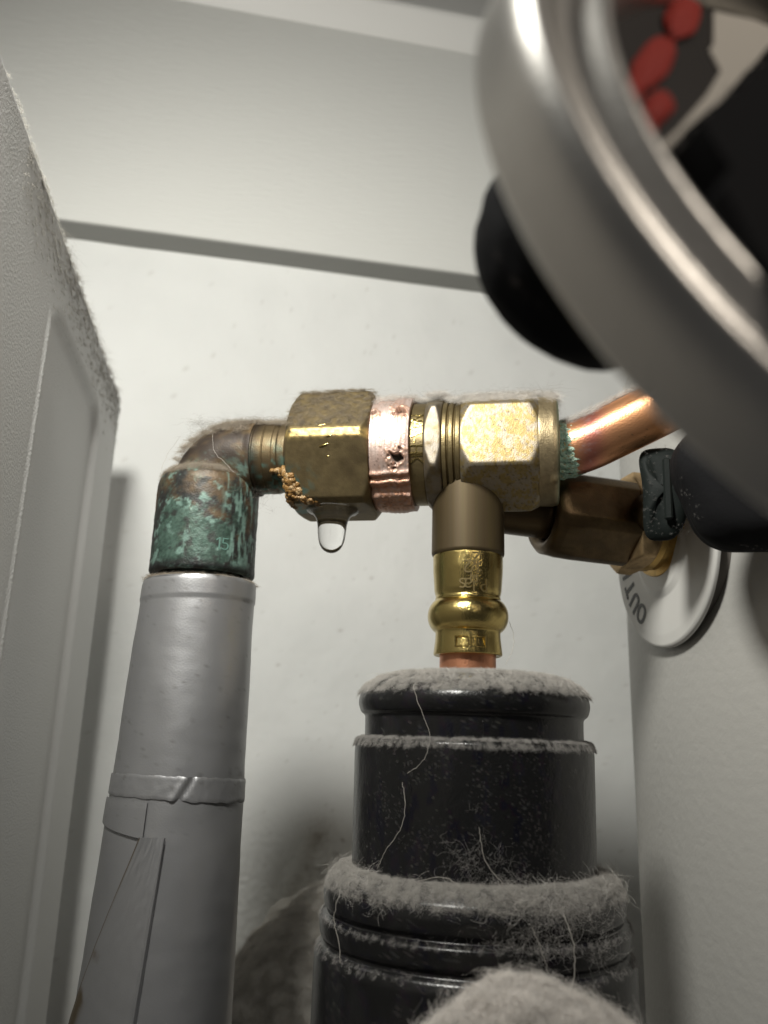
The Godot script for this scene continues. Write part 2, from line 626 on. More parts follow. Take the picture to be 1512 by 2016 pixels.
func setting() -> void:
	var mb := MB.new()
	var rows := []
	var h := -260.0
	while h <= 222.0:
		var row := PackedVector3Array()
		var s := -160.0
		while s <= 420.0:
			var bump := 0.12 * n2.get_noise_2d(s * 2.0, h * 2.0) + 0.8 * n1.get_noise_2d(s * 0.5, h * 0.5)
			if h < -20.0 and s > 40.0 and s < 130.0:
				var k := smoothstep(-20.0, -60.0, h)
				bump += k * 1.1 * n2.get_noise_2d(s * 5, h * 5)
			row.push_back(wall_at(s, h, bump))
			s += 2.0 if s < 20.0 or s > 140.0 else 1.0
		rows.push_back(row)
		h += 2.0 if h > 90.0 or h < -130.0 else 1.0
	var cf := func(p: Vector3, _n: Vector3) -> Color:
		var d := p - W0
		var s := d.dot(WD) / WK
		var y := p.y / WK
		var w := Color(0.80, 0.805, 0.785)
		w = w * (1.0 + 0.03 * n1.get_noise_2d(s, y))
		var dirt := 0.0
		var blob := Vector2((s - 79.0) / 7.0, (y + 37.0) / 8.0)
		dirt += 0.55 * exp(-blob.length_squared()) * (0.8 + 0.6 * n2.get_noise_2d(s * 4, y * 4))
		var line_s := 77.0 + (y + 40.0) * 0.42
		if y < -36.0:
			dirt += 0.35 * exp(-pow((s - line_s) / 3.5, 2)) * smoothstep(-95.0, -60.0, y)
			var right := smoothstep(line_s - 3.0, line_s + 8.0, s) * (1.0 - smoothstep(115.0, 140.0, s))
			dirt += right * smoothstep(-36.0, -60.0, y) * (0.42 + 0.5 * n2.get_noise_2d(s * 3.5, y * 3.5))
		dirt += smoothstep(-60.0, -110.0, y) * 0.25
		for q in [[-40.0, 14.5, 1.1], [71.0, 92.0, 0.7], [97.0, 70.0, 0.8], [84.0, 46.0, 0.9], [58.0, 30.0, 0.8], [120.0, 182.0, 0.8], [20.0, 170.0, 0.7]]:
			dirt += 0.6 * exp(-Vector2((s - q[0]) / q[2], (y - q[1]) / (q[2] * 0.7)).length_squared())
		var sp := n3.get_noise_2d(s * 2.2, y * 2.2)
		dirt += smoothstep(0.58, 0.70, sp) * 0.3
		return w.lerp(Color(0.36, 0.325, 0.28), clampf(dirt, 0.0, 0.85))
	mb.grid(rows, false, WN, cf)
	struct("wall", mb, M.plaster, "white plastered wall behind the pipes, pitted and dirty near the bottom", "wall")
	# the board above, its front 14 mm before the wall
	mb = MB.new()
	var yaw := Basis(WD, Vector3.UP, WN)
	mb.cbox(Transform3D(yaw, wall_at(130, 286, 6.9)), Vector3(690, 150, 15.8), 0.8)
	struct("painted_board", mb, M.board_paint, "wide white board with brush marks fixed along the top of the wall", "board")
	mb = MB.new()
	mb.cbox(Transform3D(yaw, wall_at(130, 219.9, 6.85)), Vector3(690, 1.2, 15.66), 0.3)  # thin grey strip added to paint the shaded underside of the board
	struct("underside_shade", mb, M.underside_grey, "added grey strip standing in for shade under the lower edge of the white board", "underside_shade")
	# the thicker board over it, its lower edge cut at a slant
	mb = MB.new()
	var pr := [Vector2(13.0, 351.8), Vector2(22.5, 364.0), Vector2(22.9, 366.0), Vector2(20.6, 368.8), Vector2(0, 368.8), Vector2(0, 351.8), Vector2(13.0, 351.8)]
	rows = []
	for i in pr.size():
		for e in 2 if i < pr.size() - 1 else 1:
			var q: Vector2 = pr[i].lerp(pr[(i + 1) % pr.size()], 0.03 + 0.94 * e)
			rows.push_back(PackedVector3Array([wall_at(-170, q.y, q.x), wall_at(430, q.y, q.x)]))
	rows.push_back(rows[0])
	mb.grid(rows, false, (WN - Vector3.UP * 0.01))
	struct("pale_strip", mb, M.strip_lit, "narrow slanted strip along the top of the wide board, whitened as if catching light", "strip")
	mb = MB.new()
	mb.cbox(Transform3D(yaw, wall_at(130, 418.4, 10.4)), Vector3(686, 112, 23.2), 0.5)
	struct("upper_board", mb, M.board_dimmed, "board above the slanted strip at the very top, greyed for weaker light", "board")


# ---- white casing at the left
const BC := Vector3(-116.2, 139.6, -341)
const BD := Vector3(0.1616, 0, 0.9869)
const BN := Vector3(0.9869, 0, -0.1616)

func casing() -> void:
	var o := thing("appliance_casing", "white plastic casing with a dusty sloping top edge at the left", "casing", BC + Vector3(-60, -380, 0))
	var org := BC + Vector3(-60, -380, 0)
	var depth := func(s: float, y: float) -> float:
		# a sunk panel inside a raised border; y is measured down from the top edge
		var q := Vector2(absf(s - 84.0) - 46.0 + 14.0, maxf(absf(y - 330.0) - 310.0 + 14.0, -50.0))
		var d := Vector2(maxf(q.x, 0), maxf(q.y, 0)).length() + minf(maxf(q.x, q.y), 0.0) - 14.0
		var k := -2.6 * (1.0 - smoothstep(-4.0, 0.5, d))
		k += 1.0 * (1.0 - smoothstep(0.0, 2.5, absf(s - 129.5))) * smoothstep(24.0, 34.0, y)
		return k
	var mb := MB.new()
	var rows := []
	var y := 0.0
	while y <= 380.0:
		var row := PackedVector3Array()
		var s := 0.0
		while s <= 300.0:
			var e := minf(s, y)
			var round_ := -(1.6 - sqrt(maxf(0.0, 1.6 * 1.6 - pow(maxf(0.0, 1.6 - e), 2))))
			row.push_back(BC + BD * s - Vector3.UP * y + BN * (depth.call(s, y) + round_))
			s += 0.4 if s < 2.0 else 1.0 if s < 180.0 else 6.0
		rows.push_back(row)
		y += 0.4 if y < 2.0 else 1.2 if y < 240.0 else 6.0
	var cf := func(p: Vector3, _n: Vector3) -> Color:
		var dd := BC.y - p.y
		var s := (p - BC).dot(BD)
		var w := Color(0.70, 0.70, 0.69)
		var near := 1.0 - smoothstep(2.0, 26.0 + 10.0 * n1.get_noise_2d(s, dd), dd)
		near = maxf(near, (1.0 - smoothstep(0.0, 9.0, s)) * (1.0 - smoothstep(10, 60, dd)))
		var k := near * (0.42 + 0.5 * n2.get_noise_2d(s * 1.6, dd * 1.2) + 0.25 * n3.get_noise_2d(s * 1.5, dd)) + 0.10 * smoothstep(0.25, 0.5, n3.get_noise_2d(s * 2, dd * 2)) * smoothstep(90, 20, dd)
		return w.lerp(Color(0.30, 0.285, 0.26), clampf(k * 0.55, 0.0, 0.4))
	mb.grid(rows, false, BN, cf)
	part("side_panel", mb, M.casing_white, o, org)
	mb = MB.new()
	var tb := Basis(BN, Vector3.UP, BD)
	mb.cbox(Transform3D(tb, BC + BD * 150.0 - BN * 61.8 - Vector3.UP * 1.6), Vector3(120, 3, 300), 0.5)
	part("top_panel", mb, M.casing_white, o, org)
	mb = MB.new()
	mb.cbox(Transform3D(tb, BC + BD * 1.6 - BN * 61.8 - Vector3.UP * 192), Vector3(120, 376, 3), 0.5)
	part("back_panel", mb, M.casing_white, o, org)
	mb = MB.new()
	mb.cbox(Transform3D(tb, BC + BD * 298.0 - BN * 61.8 - Vector3.UP * 192), Vector3(120, 376, 3), 0.5)
	part("front_panel", mb, M.casing_white, o, org)


# ---- grey jacketed pipe at the left
func pipe_axis(h: float) -> Vector3:
	return Vector3(lerpf(-52.4, -54.7, (42.0 - h) / 112.0), h, -239.4)

func pipe_r(h: float) -> float:
	if h > -13.0:
		return lerpf(17.9, 16.0, clampf((h + 13.0) / 54.0, 0, 1))
	return lerpf(17.9, 19.9, clampf((-13.0 - h) / 57.0, 0, 1.6))

func pipe_pt(h: float, deg: float, extra: float) -> Vector3:
	var a := deg_to_rad(deg)
	return pipe_axis(h) + Vector3(sin(a), 0, cos(a)) * (pipe_r(h) + extra)

func grey_pipe() -> void:
	var org := Vector3(-56, -140, -239.4)
	var o := thing("jacketed_pipe", "grey pipe with taped foil jacket below the green copper elbow", "pipe", org)
	var cf := func(p: Vector3, _n: Vector3) -> Color:
		var sp := smoothstep(0.42, 0.62, n3.get_noise_3d(p.x * 1.6, p.y * 1.6, p.z * 1.6)) * smoothstep(-40, 0, p.y) * 0.35
		sp += 0.35 * smoothstep(0.3, 0.6, n2.get_noise_3d(p.x * 3, p.y * 3, p.z)) * exp(-pow((p.y + 10.0) / 5.0, 2))
		var w := Color(0.42, 0.42, 0.43) * (1.0 + 0.10 * n1.get_noise_3d(p.x * 2, p.y * 0.8, p.z * 2))
		return w.lerp(Color(0.10, 0.085, 0.07), clampf(sp, 0, 0.8))
	var mb := MB.new()
	var rows := []
	for i in 300:
		var h := 42.4 - i * 0.62
		var row := PackedVector3Array()
		var lip := 0.0
		if h > 41.6:
			lip = -0.5 * (h - 41.6)
		if h < 36.6:
			lip -= 0.25
		for j in 97:
			var a := TAU * (j % 96) / 96
			var ripple := 0.10 * n2.get_noise_3d(sin(a) * 14, h * 1.2, cos(a) * 14) + 0.35 * n1.get_noise_3d(sin(a) * 22, h * 0.8, cos(a) * 22)
			row.push_back(pipe_pt(h + 0.5 * sin(a) , rad_to_deg(a), lip + ripple))
		rows.push_back(row)
	mb.grid(rows, true, Vector3.ZERO, cf)
	part("jacket", mb, M.jacket, o, org)
	mb = MB.new()
	rows = []
	for q in [Vector2(11.0, 41.5), Vector2(13.0, 42.2), Vector2(15.2, 42.3), Vector2(15.75, 41.9)]:
		var row := PackedVector3Array()
		for j in 65:
			var a := TAU * (j % 64) / 64
			row.push_back(Vector3(pipe_axis(q.y).x + sin(a) * q.x, q.y, -239.4 + cos(a) * q.x))
		rows.push_back(row)
	mb.grid(rows, true, Vector3.UP, cf)
	part("jacket_end", mb, M.jacket, o, org)
	# wrinkled tape round the joint
	mb = MB.new()
	rows = []
	for i in 13:
		var row := PackedVector3Array()
		for j in 181:
			var a := TAU * (j % 180) / 180
			var u := i / 12.0
			var deg := rad_to_deg(a)
			var top := -10.6 + 0.7 * sin(a * 1.0 + 2.0) + 0.35 * n2.get_noise_2d(deg, 4)
			var bot := -16.2 + 0.9 * sin(a + 2.6) + 0.35 * n2.get_noise_2d(deg, 40)
			var h := lerpf(top, bot, u)
			var d := wrapf(deg - 14.0 + (u - 0.5) * 10.0, -180, 180)
			var fold := 0.4 * exp(-pow(d / 3.2, 2)) - 0.5 * exp(-pow((d - 5.0) / 2.5, 2))
			row.push_back(pipe_pt(h, deg, 0.04 + (0.0 if i > 0 and i < 12 else -0.12) + fold + 0.10 * n2.get_noise_2d(deg * 1.5, h * 3)))
		rows.push_back(row)
	mb.grid(rows, true, Vector3.ZERO, cf)
	part("tape_band", mb, M.jacket, o, org)
	# the overlapping flap of the jacket under the tape: its left edge stands off, its right edge is a ridge
	mb = MB.new()
	rows = []
	for i in 140:
		var h := -24.5 - i * 0.85
		var u0 := clampf((-24.5 - h) / 46.0, 0, 2)
		var left := lerpf(-11.5, -58.0, pow(u0, 1.05))
		var right := lerpf(8.0, 1.0, clampf((-16.0 - h) / 55.0, 0, 1.5))
		var row := PackedVector3Array()
		for j in 41:
			var k := j / 40.0
			var lift := 1.25 * pow(1.0 - k, 2.0) + 0.35 + 0.75 * exp(-pow((k - 0.97) / 0.035, 2)) - (0.8 if j == 40 else 0.0)
			row.push_back(pipe_pt(h, lerpf(left, right, k), lift + 0.1 * n2.get_noise_2d(h * 2, j * 2.0)))
		rows.push_back(row)
	var glue_and_slit := func(p: Vector3, _n: Vector3) -> Color:
		var deg := rad_to_deg(atan2(p.x - pipe_axis(p.y).x, p.z + 239.4))
		var u0 := clampf((-24.5 - p.y) / 46.0, 0, 2)
		var left := lerpf(-11.5, -58.0, pow(u0, 1.05))
		var d := deg - left
		var w := Color(0.42, 0.42, 0.43)
		var g := exp(-pow((d - 4.0) / 4.5, 2)) * smoothstep(-0.1, 0.35, n2.get_noise_3d(p.x, p.y * 0.7, 3)) * smoothstep(-30, -40, p.y)
		g = maxf(g, (1.0 - smoothstep(0.3, 1.0, d)) * 0.95)  # besides the glue, darkens the flap edge like shade in the slit
		return w.lerp(Color(0.17, 0.12, 0.06), clampf(g, 0, 0.85))
	mb.grid(rows, false, Vector3(0, 0, 1), glue_and_slit)
	part("jacket_flap", mb, M.jacket, o, org)
	# the sheet that ends in a cut edge left of the slit
	mb = MB.new()
	rows = []
	for i in 60:
		var h := -16.5 - i * 0.17
		var row := PackedVector3Array()
		for j in 31:
			var k := j / 30.0
			var low := -25.2 + 3.0 * (1.0 - k)
			var hh := lerpf(-16.0, low, i / 59.0)
			row.push_back(pipe_pt(hh, lerpf(-75.0, -10.5, k), 0.1 * smoothstep(0.0, 0.25, i / 59.0) + 0.2 - (0.4 if i == 59 else 0.0)))
		rows.push_back(row)
	mb.grid(rows, false, Vector3(0, 0, 1), cf)
	part("jacket_sheet", mb, M.jacket, o, org)


# ---- green copper elbow
const EX := -52.2
const EZ := -239.4

func patina_col(p: Vector3) -> Color:
	var q := p - Vector3(EX, 60, EZ)
	var x := atan2(q.x, q.z) * 15.0
	var a := n1.get_noise_3d(q.x * 3.0, q.y * 3.0, q.z * 3.0)
	var b := n2.get_noise_3d(q.x * 1.7 + 30, q.y * 1.7, q.z * 1.7)
	var f := n3.get_noise_3d(q.x * 2.4, q.y * 2.4, q.z * 2.4)
	var w := x + 3.0 * b + 2.0 * a
	var h := p.y + 2.5 * n2.get_noise_3d(q.x * 2.2, q.y * 2.2 + 70, q.z * 2.2)
	var dark := Color(0.030, 0.030, 0.028)
	var brown := Color(0.105, 0.07, 0.038)
	var green := Color(0.036, 0.064, 0.050).lerp(Color(0.072, 0.125, 0.100), clampf(0.5 + 0.6 * f + 1.1 * b, 0, 1))
	var pale := Color(0.22, 0.35, 0.30)
	# bare dark metal with brown patches towards the top
	var c := dark.lerp(brown, clampf(0.35 + 1.6 * b + (p.y - 66.0) * 0.05, 0, 1))
	# two rounded patches of green with pale rims
	var d1 := sqrt(pow((w + 5.0) / 8.6, 2) + pow((h - 54.0) / 10.0, 2))
	var d2 := sqrt(pow((w - 6.0) / 6.0, 2) + pow((h - 51.5) / 7.5, 2))
	var d := minf(d1, d2)
	c = c.lerp(green, (1.0 - smoothstep(0.86, 1.02, d)) * 0.95)
	c = c.lerp(brown, (1.0 - smoothstep(0.1, 0.7, sqrt(pow((w + 1.0) / 4.5, 2) + pow((h - 54.0) / 9.0, 2)))) * clampf(0.6 + 0.6 * f, 0, 1) * 0.7)
	c = c.lerp(pale, exp(-pow((d - 0.98) / 0.075, 2)) * clampf(0.35 + 1.6 * f + (w * -0.02), 0, 1) * 0.8)
	# green wash elsewhere, darker scabs, pale streaks down the right
	c = c.lerp(green, smoothstep(0.05, 0.35, a + 0.4 * f) * 0.6 * smoothstep(74, 66, p.y))
	c = c.lerp(dark, smoothstep(0.18, 0.40, n2.get_noise_3d(q.x * 2.2, q.y * 2.2, q.z * 2.2 + 20)) * 0.8)
	var streak := smoothstep(6.0, 10.0, x) * smoothstep(0.02, 0.30, n2.get_noise_3d(q.x * 4.5, q.y * 1.0, q.z * 4.5))
	c = c.lerp(pale, streak * 0.75)
	c = c.lerp(pale, smoothstep(0.20, 0.46, n2.get_noise_3d(q.x * 1.8 + 90, q.y * 1.8, q.z * 1.8) + 0.12 * f) * 0.6)
	c = c.lerp(Color(0.012, 0.012, 0.012), exp(-pow((p.y - 45.4 + 0.8 * b) / 1.3, 2)) * 0.9)
	c *= 1.0 + 0.25 * f
	if p.y > 73.5 or q.x > 14.5:
		var up := clampf((p.y - 73.5) / 4.0 + maxf(0.0, q.x - 14.5), 0, 1)
		var tarnish := Color(0.045, 0.034, 0.027).lerp(Color(0.12, 0.082, 0.042), clampf(0.25 + 1.4 * b + (p.y - 82.0) * 0.05, 0, 1))
		tarnish = tarnish.lerp(pale * 0.7, smoothstep(0.30, 0.5, f + 0.2 * b) * 0.4 * smoothstep(84, 72, p.y))
		c = c.lerp(tarnish, up)
	return Color(c.r, c.g, c.b)

func elbow() -> void:
	var org := Vector3(EX, 43, EZ)
	var o := thing("copper_elbow", "copper elbow with green corroded collar at top of grey pipe", "pipe elbow", org)
	var cf := func(p: Vector3, _n: Vector3) -> Color: return patina_col(p)
	var mb := MB.new()
	var pr := PackedVector2Array([Vector2(12.5, 44.6), Vector2(14.2, 44.0), Vector2(15.0, 44.8), Vector2(14.95, 47.0), Vector2(14.8, 70.5), Vector2(14.1, 72.8), Vector2(12.2, 74.6), Vector2(10.8, 75.4)])
	var rf := func(a: float, t: float, r: float) -> float:
		return r + 0.16 * n2.get_noise_3d(sin(a) * 20, t * 1.6, cos(a) * 20) + 0.07 * n3.get_noise_3d(sin(a) * 15, t, cos(a) * 15)
	up_lathe(mb, dense(fillet(pr, 0.8, 4), 0.25), EX, EZ, 220, rf, cf)
	part("collar", mb, M.patina, o, org)
	mb = MB.new()
	var path := PackedVector3Array()
	for i in 6:
		path.push_back(Vector3(EX, 69.0 + i * 0.3, EZ))
	for i in range(0, 25):
		var a := PI / 2 * i / 24
		path.push_back(Vector3(EX, 70.5, EZ) + Vector3.UP * 9.3 * sin(a) + RD * 9.3 * (1.0 - cos(a)))
	var e := path[path.size() - 1]
	for i in range(1, 9):
		path.push_back(e + RD * 0.72 * i)
	sweep(mb, path, func(u: float, a: float) -> float: return 10.75 + 0.12 * n2.get_noise_2d(u * 40, a * 8) + (0.25 * smoothstep(0.95, 0.97, u)), 128, cf)
	part("bend", mb, M.patina, o, org)
	mb = MB.new()
	up_lathe(mb, PackedVector2Array([Vector2(10.9, 40.0), Vector2(10.9, 46.0)]), EX, EZ, 64, null, cf)
	part("pipe_stub", mb, M.patina, o, org)
	# size digits cast on the collar
	var dig := ["1", "5"]
	for i in 2:
		var a := deg_to_rad(27.0 + i * 7.0)
		var d := Vector3(sin(a), 0, cos(a))
		letter(dig[i], 2.6, Transform3D(Basis(Vector3(cos(a), 0, -sin(a)), Vector3.UP, d), Vector3(EX, 51.5, EZ) + d * 14.95), M.digit_green, o, 0.2, org)


# ---- ribbed brass tail and the large union nut
func brass_col(p: Vector3, base: Color, stain: float) -> Color:
	var b := n2.get_noise_3d(p.x * 2.5, p.y * 2.5, p.z * 2.5)
	var f := n3.get_noise_3d(p.x * 2.2, p.y * 2.2, p.z * 2.2)
	var c := base * (1.0 + 0.25 * b + 0.18 * f)
	c = c.lerp(Color(0.07, 0.05, 0.03), clampf(stain * smoothstep(0.1, 0.5, n1.get_noise_3d(p.x * 3, p.y * 3, p.z * 3) + 0.3 * f), 0, 0.8))
	return Color(c.r, c.g, c.b)

func tail_and_nut() -> void:
	var org := RT + RD * -55.0
	var o := thing("brass_tailpiece", "ribbed brown brass tailpiece between the elbow and the large hex nut", "pipe fitting", org)
	var mb := MB.new()
	var pr := PackedVector2Array([Vector2(9.0, -62.4), Vector2(10.6, -62.2), Vector2(10.75, -61.4), Vector2(10.4, -61.0), Vector2(10.4, -58.6), Vector2(10.15, -58.3), Vector2(10.45, -58.0), Vector2(10.4, -55.6), Vector2(10.1, -55.2), Vector2(10.1, -54.0), Vector2(10.5, -53.7), Vector2(10.6, -51.6), Vector2(10.2, -51.2), Vector2(10.2, -47.0)])
	run_lathe(mb, fillet(pr, 0.25), 160, null, func(p: Vector3, _n: Vector3) -> Color:
		var t := (p - RT).dot(RD)
		var c := brass_col(p, Color(0.135, 0.10, 0.055), 0.6)
		var low := smoothstep(84, 70, p.y)
		c = c.lerp(Color(0.16, 0.30, 0.25), clampf(low * smoothstep(0.12, 0.35, n2.get_noise_3d(p.x * 4, p.y * 1.6, p.z * 4) + 0.15), 0, 0.75))
		if absf(t + 61.3) < 0.9:
			c = c.lerp(Color(0.04, 0.03, 0.025), 0.7)
		return c)
	part("ribbed_tail", mb, M.brass_tarnished, o, org)

	org = RT + RD * -38.0 - Vector3.UP * 17
	o = thing("union_nut", "large tarnished brass hex nut with crust and a water drop below", "hex nut", org)
	mb = MB.new()
	var rf := hex_rf(-49.3, -26.0, 19.6, 87.5, 0.8, 0.8, 0.05, 0.966)
	run_lathe(mb, hex_profile(-49.3, -26.0, 19.6, 10.0, 0.3), 300, rf, func(p: Vector3, nn: Vector3) -> Color:
		var c := brass_col(p, Color(0.215, 0.165, 0.085), 0.4)
		# the worn, polished edge between the two upper faces
		var d := p - RT
		var t := d.dot(RD)
		var ang := rad_to_deg(atan2(d.dot(RS), d.y))
		c = c.lerp(Color(0.72, 0.53, 0.20), exp(-pow((ang - 87.5) / 5.0, 4)) * (0.45 + 1.1 * n2.get_noise_2d(t * 5, ang * 2)))
		var gr := smoothstep(108, 135, ang) * smoothstep(-38, -48, t)
		c = c.lerp(Color(0.13, 0.24, 0.21), clampf(gr * smoothstep(-0.1, 0.3, n2.get_noise_3d(p.x * 4, p.y * 4, p.z * 4)), 0, 0.75))
		return c)
	part("hex_body", mb, M.brass_tarnished, o, org)
	# two small gouges with bright lips on the front face
	for g in [[-39.0, 80.5, 3.4, 0.55], [-37.6, 98.0, 3.2, 0.8], [-36.2, 91.0, 1.8, 0.4], [-37.0, 108.0, 1.2, 0.3]]:
		mb = MB.new()
		var a := deg_to_rad(g[1])
		var d := Vector3.UP * cos(a) + RS * sin(a)
		var rr: float = hexr(a, 19.6, 87.5)
		var sid := d.cross(RD).normalized()
		var path := PackedVector3Array()
		for i in 9:
			var u := i / 8.0 - 0.5
			path.push_back(RT + RD * (g[0] + u * g[2]) + d * (rr - 0.12) + sid * u * g[3] * 1.2)
		sweep(mb, path, func(u: float, _a: float) -> float: return 0.03 + 0.32 * g[3] * sin(PI * u) + 0.08, 8)
		part("gouge_lip", mb, M.brass_bright, o, org)
	# amber crust where the joint weeps
	mb = MB.new()
	# a head of crust at the joint, a trail along the edge and a tip below: [t, angle, t end, angle end, count, spread mm, smallest, largest]
	var runs := [[-50.6, 127.0, -47.0, 140.0, 95, 1.0, 0.7, 1.5], [-47.5, 141.0, -41.0, 153.0, 60, 0.5, 0.5, 1.0], [-49.6, 140.0, -48.6, 162.0, 40, 0.4, 0.6, 1.0], [-53.5, 127.0, -51.5, 133.0, 24, 0.5, 0.5, 0.9]]
	for q in runs:
		for i in q[4]:
			var u := rng.randf()
			var t: float = lerpf(q[0], q[2], u) + rng.randfn() * q[5]
			var a := deg_to_rad(lerpf(q[1], q[3], u) + rng.randfn() * q[5] * 3.2)
			var d := Vector3.UP * cos(a) + RS * sin(a)
			var base := lerpf(11.5, hexr(a, 19.4, 87.5), smoothstep(-51.5, -48.8, t))
			var cc := RT + RD * t + d * (base - 0.5)
			var rad: float = lerpf(q[6], q[7], pow(rng.randf(), 1.6))
			var rows := []
			for k in 11:
				var row := PackedVector3Array()
				for j in 15:
					var th := PI * (0.02 + 0.96 * k / 10.0)
					var ph := TAU * (j % 14) / 14
					var dir := Vector3(sin(th) * cos(ph), cos(th), sin(th) * sin(ph))
					row.push_back(cc + dir * rad * (1.0 + 0.4 * n3.get_noise_3d(dir.x * 3 + i * 7, dir.y * 4, dir.z * 4)))
				rows.push_back(row)
			var tone := rng.randf()
			mb.grid(rows, true, Vector3.ZERO, func(_p: Vector3, _n: Vector3) -> Color: return Color(0.27, 0.145, 0.045).lerp(Color(0.52, 0.38, 0.21), pow(tone, 3.0)))
	part("crust", mb, M.crust, o, org, "amber corrosion crust on the lower left edge")


# ---- pink copper strap between nut and tee
func clamp_strap() -> void:
	var org := RT + RD * -20.5 - Vector3.UP * 16
	var o := thing("copper_strap", "pale pink copper earthing strap crimped round the pipe", "pipe clamp", org)
	var rf := func(a: float, t: float, r: float) -> float:
		if r < 15.0:
			return r
		var u := (t + 20.5) / 5.5
		var deg := rad_to_deg(a)
		var b := r - 0.45 * u * u
		b += 0.28 * n2.get_noise_3d(cos(a) * 10, sin(a) * 10, t * 3.0)
		b += 0.10 * sin(t * 5.0 + 3.0 * n1.get_noise_1d(deg)) * 0.4
		# folds near the bottom front
		for k in [[126.0, 0.8], [131.0, -0.7], [134.0, 1.0], [142.0, -0.8], [150.0, 1.0]]:
			b += k[1] * 0.8 * exp(-pow((deg - k[0] - 2.0 * n1.get_noise_1d(t * 6)) / 2.6, 2))
		# two punched holes and a nick
		for k in [[112.0, -18.0, 2.0, 2.1], [60.0, -17.5, 1.9, 1.6], [62.0, -24.9, 0.9, 0.8]]:
			var d := Vector2((deg - k[0]) * 0.286, t - k[1]).length() * (1.0 + 0.9 * n2.get_noise_2d((deg - k[0]) * 1.1 + k[0], (t - k[1]) * 3.5))
			b -= 1.6 * (1.0 - smoothstep(k[3] * 0.5, k[3], d)) - 0.18 * exp(-pow((d - k[3] - 0.3) / 0.5, 2))
		return b
	var cf := func(p: Vector3, _n: Vector3) -> Color:
		var d := p - RT
		var t := d.dot(RD)
		var deg := rad_to_deg(atan2(d.dot(RS), d.y))
		var c := Color(0.60, 0.43, 0.365) * (1.0 + 0.12 * n2.get_noise_3d(p.x, p.y, p.z * 4))
		c = c.lerp(Color(0.64, 0.53, 0.48), clampf(0.4 + n1.get_noise_2d(t * 8, deg * 0.7), 0, 0.7))
		c = c.lerp(Color(0.62, 0.28, 0.13), smoothstep(120, 130, deg) * (0.45 + 0.5 * n3.get_noise_2d(deg, t * 2)))
		var spots := smoothstep(0.45, 0.6, n3.get_noise_3d(p.x * 3, p.y * 3, p.z * 3))
		c = c.lerp(Color(0.12, 0.07, 0.05), spots * 0.7)
		for k in [[112.0, -18.0, 1.75], [60.0, -17.5, 1.1], [62.0, -24.9, 0.6]]:
			var q := Vector2((deg - k[0]) * 0.286, t - k[1]).length() * (1.0 + 0.9 * n2.get_noise_2d((deg - k[0]) * 1.1 + k[0], (t - k[1]) * 3.5))
			c = c.lerp(Color(0.05, 0.045, 0.035), 1.0 - smoothstep(k[2] * 0.7, k[2], q))
			c = c.lerp(Color(0.55, 0.30, 0.18), 0.6 * exp(-pow((q - k[2] - 0.8) / 0.7, 2)))
		return Color(c.r, c.g, c.b)
	var pr := PackedVector2Array([Vector2(13.5, -25.8), Vector2(16.0, -26.0)])
	for i in 45:
		pr.push_back(Vector2(16.6, -26.0 + 11.0 * i / 44.0))
	pr.push_back(Vector2(16.0, -15.0))
	pr.push_back(Vector2(13.5, -15.2))
	var mb := MB.new()
	run_lathe(mb, pr, 300, rf, cf)
	part("strap_band", mb, M.strap_copper, o, org)
	# torn tongue under the band
	mb = MB.new()
	var rows := []
	for i in 24:
		var row := PackedVector3Array()
		for j in 24:
			var a := deg_to_rad(146.0 + 26.0 * i / 23.0)
			var t := lerpf(-25.0, -15.4, j / 23.0) + 0.5 * n2.get_noise_2d(i * 3, j * 3)
			var d := Vector3.UP * cos(a) + RS * sin(a)
			row.push_back(RT + RD * t + d * (16.6 + 0.9 * sin(i * 0.5) * (1.0 - i / 40.0) + 0.7 * n2.get_noise_2d(i * 4, j * 4)))
		rows.push_back(row)
	mb.grid(rows, false, -Vector3.UP + RS, cf)
	part("torn_tongue", mb, M.strap_copper, o, org)


# ---- brass tee
const LX := 23.5
const LZ := -226.0

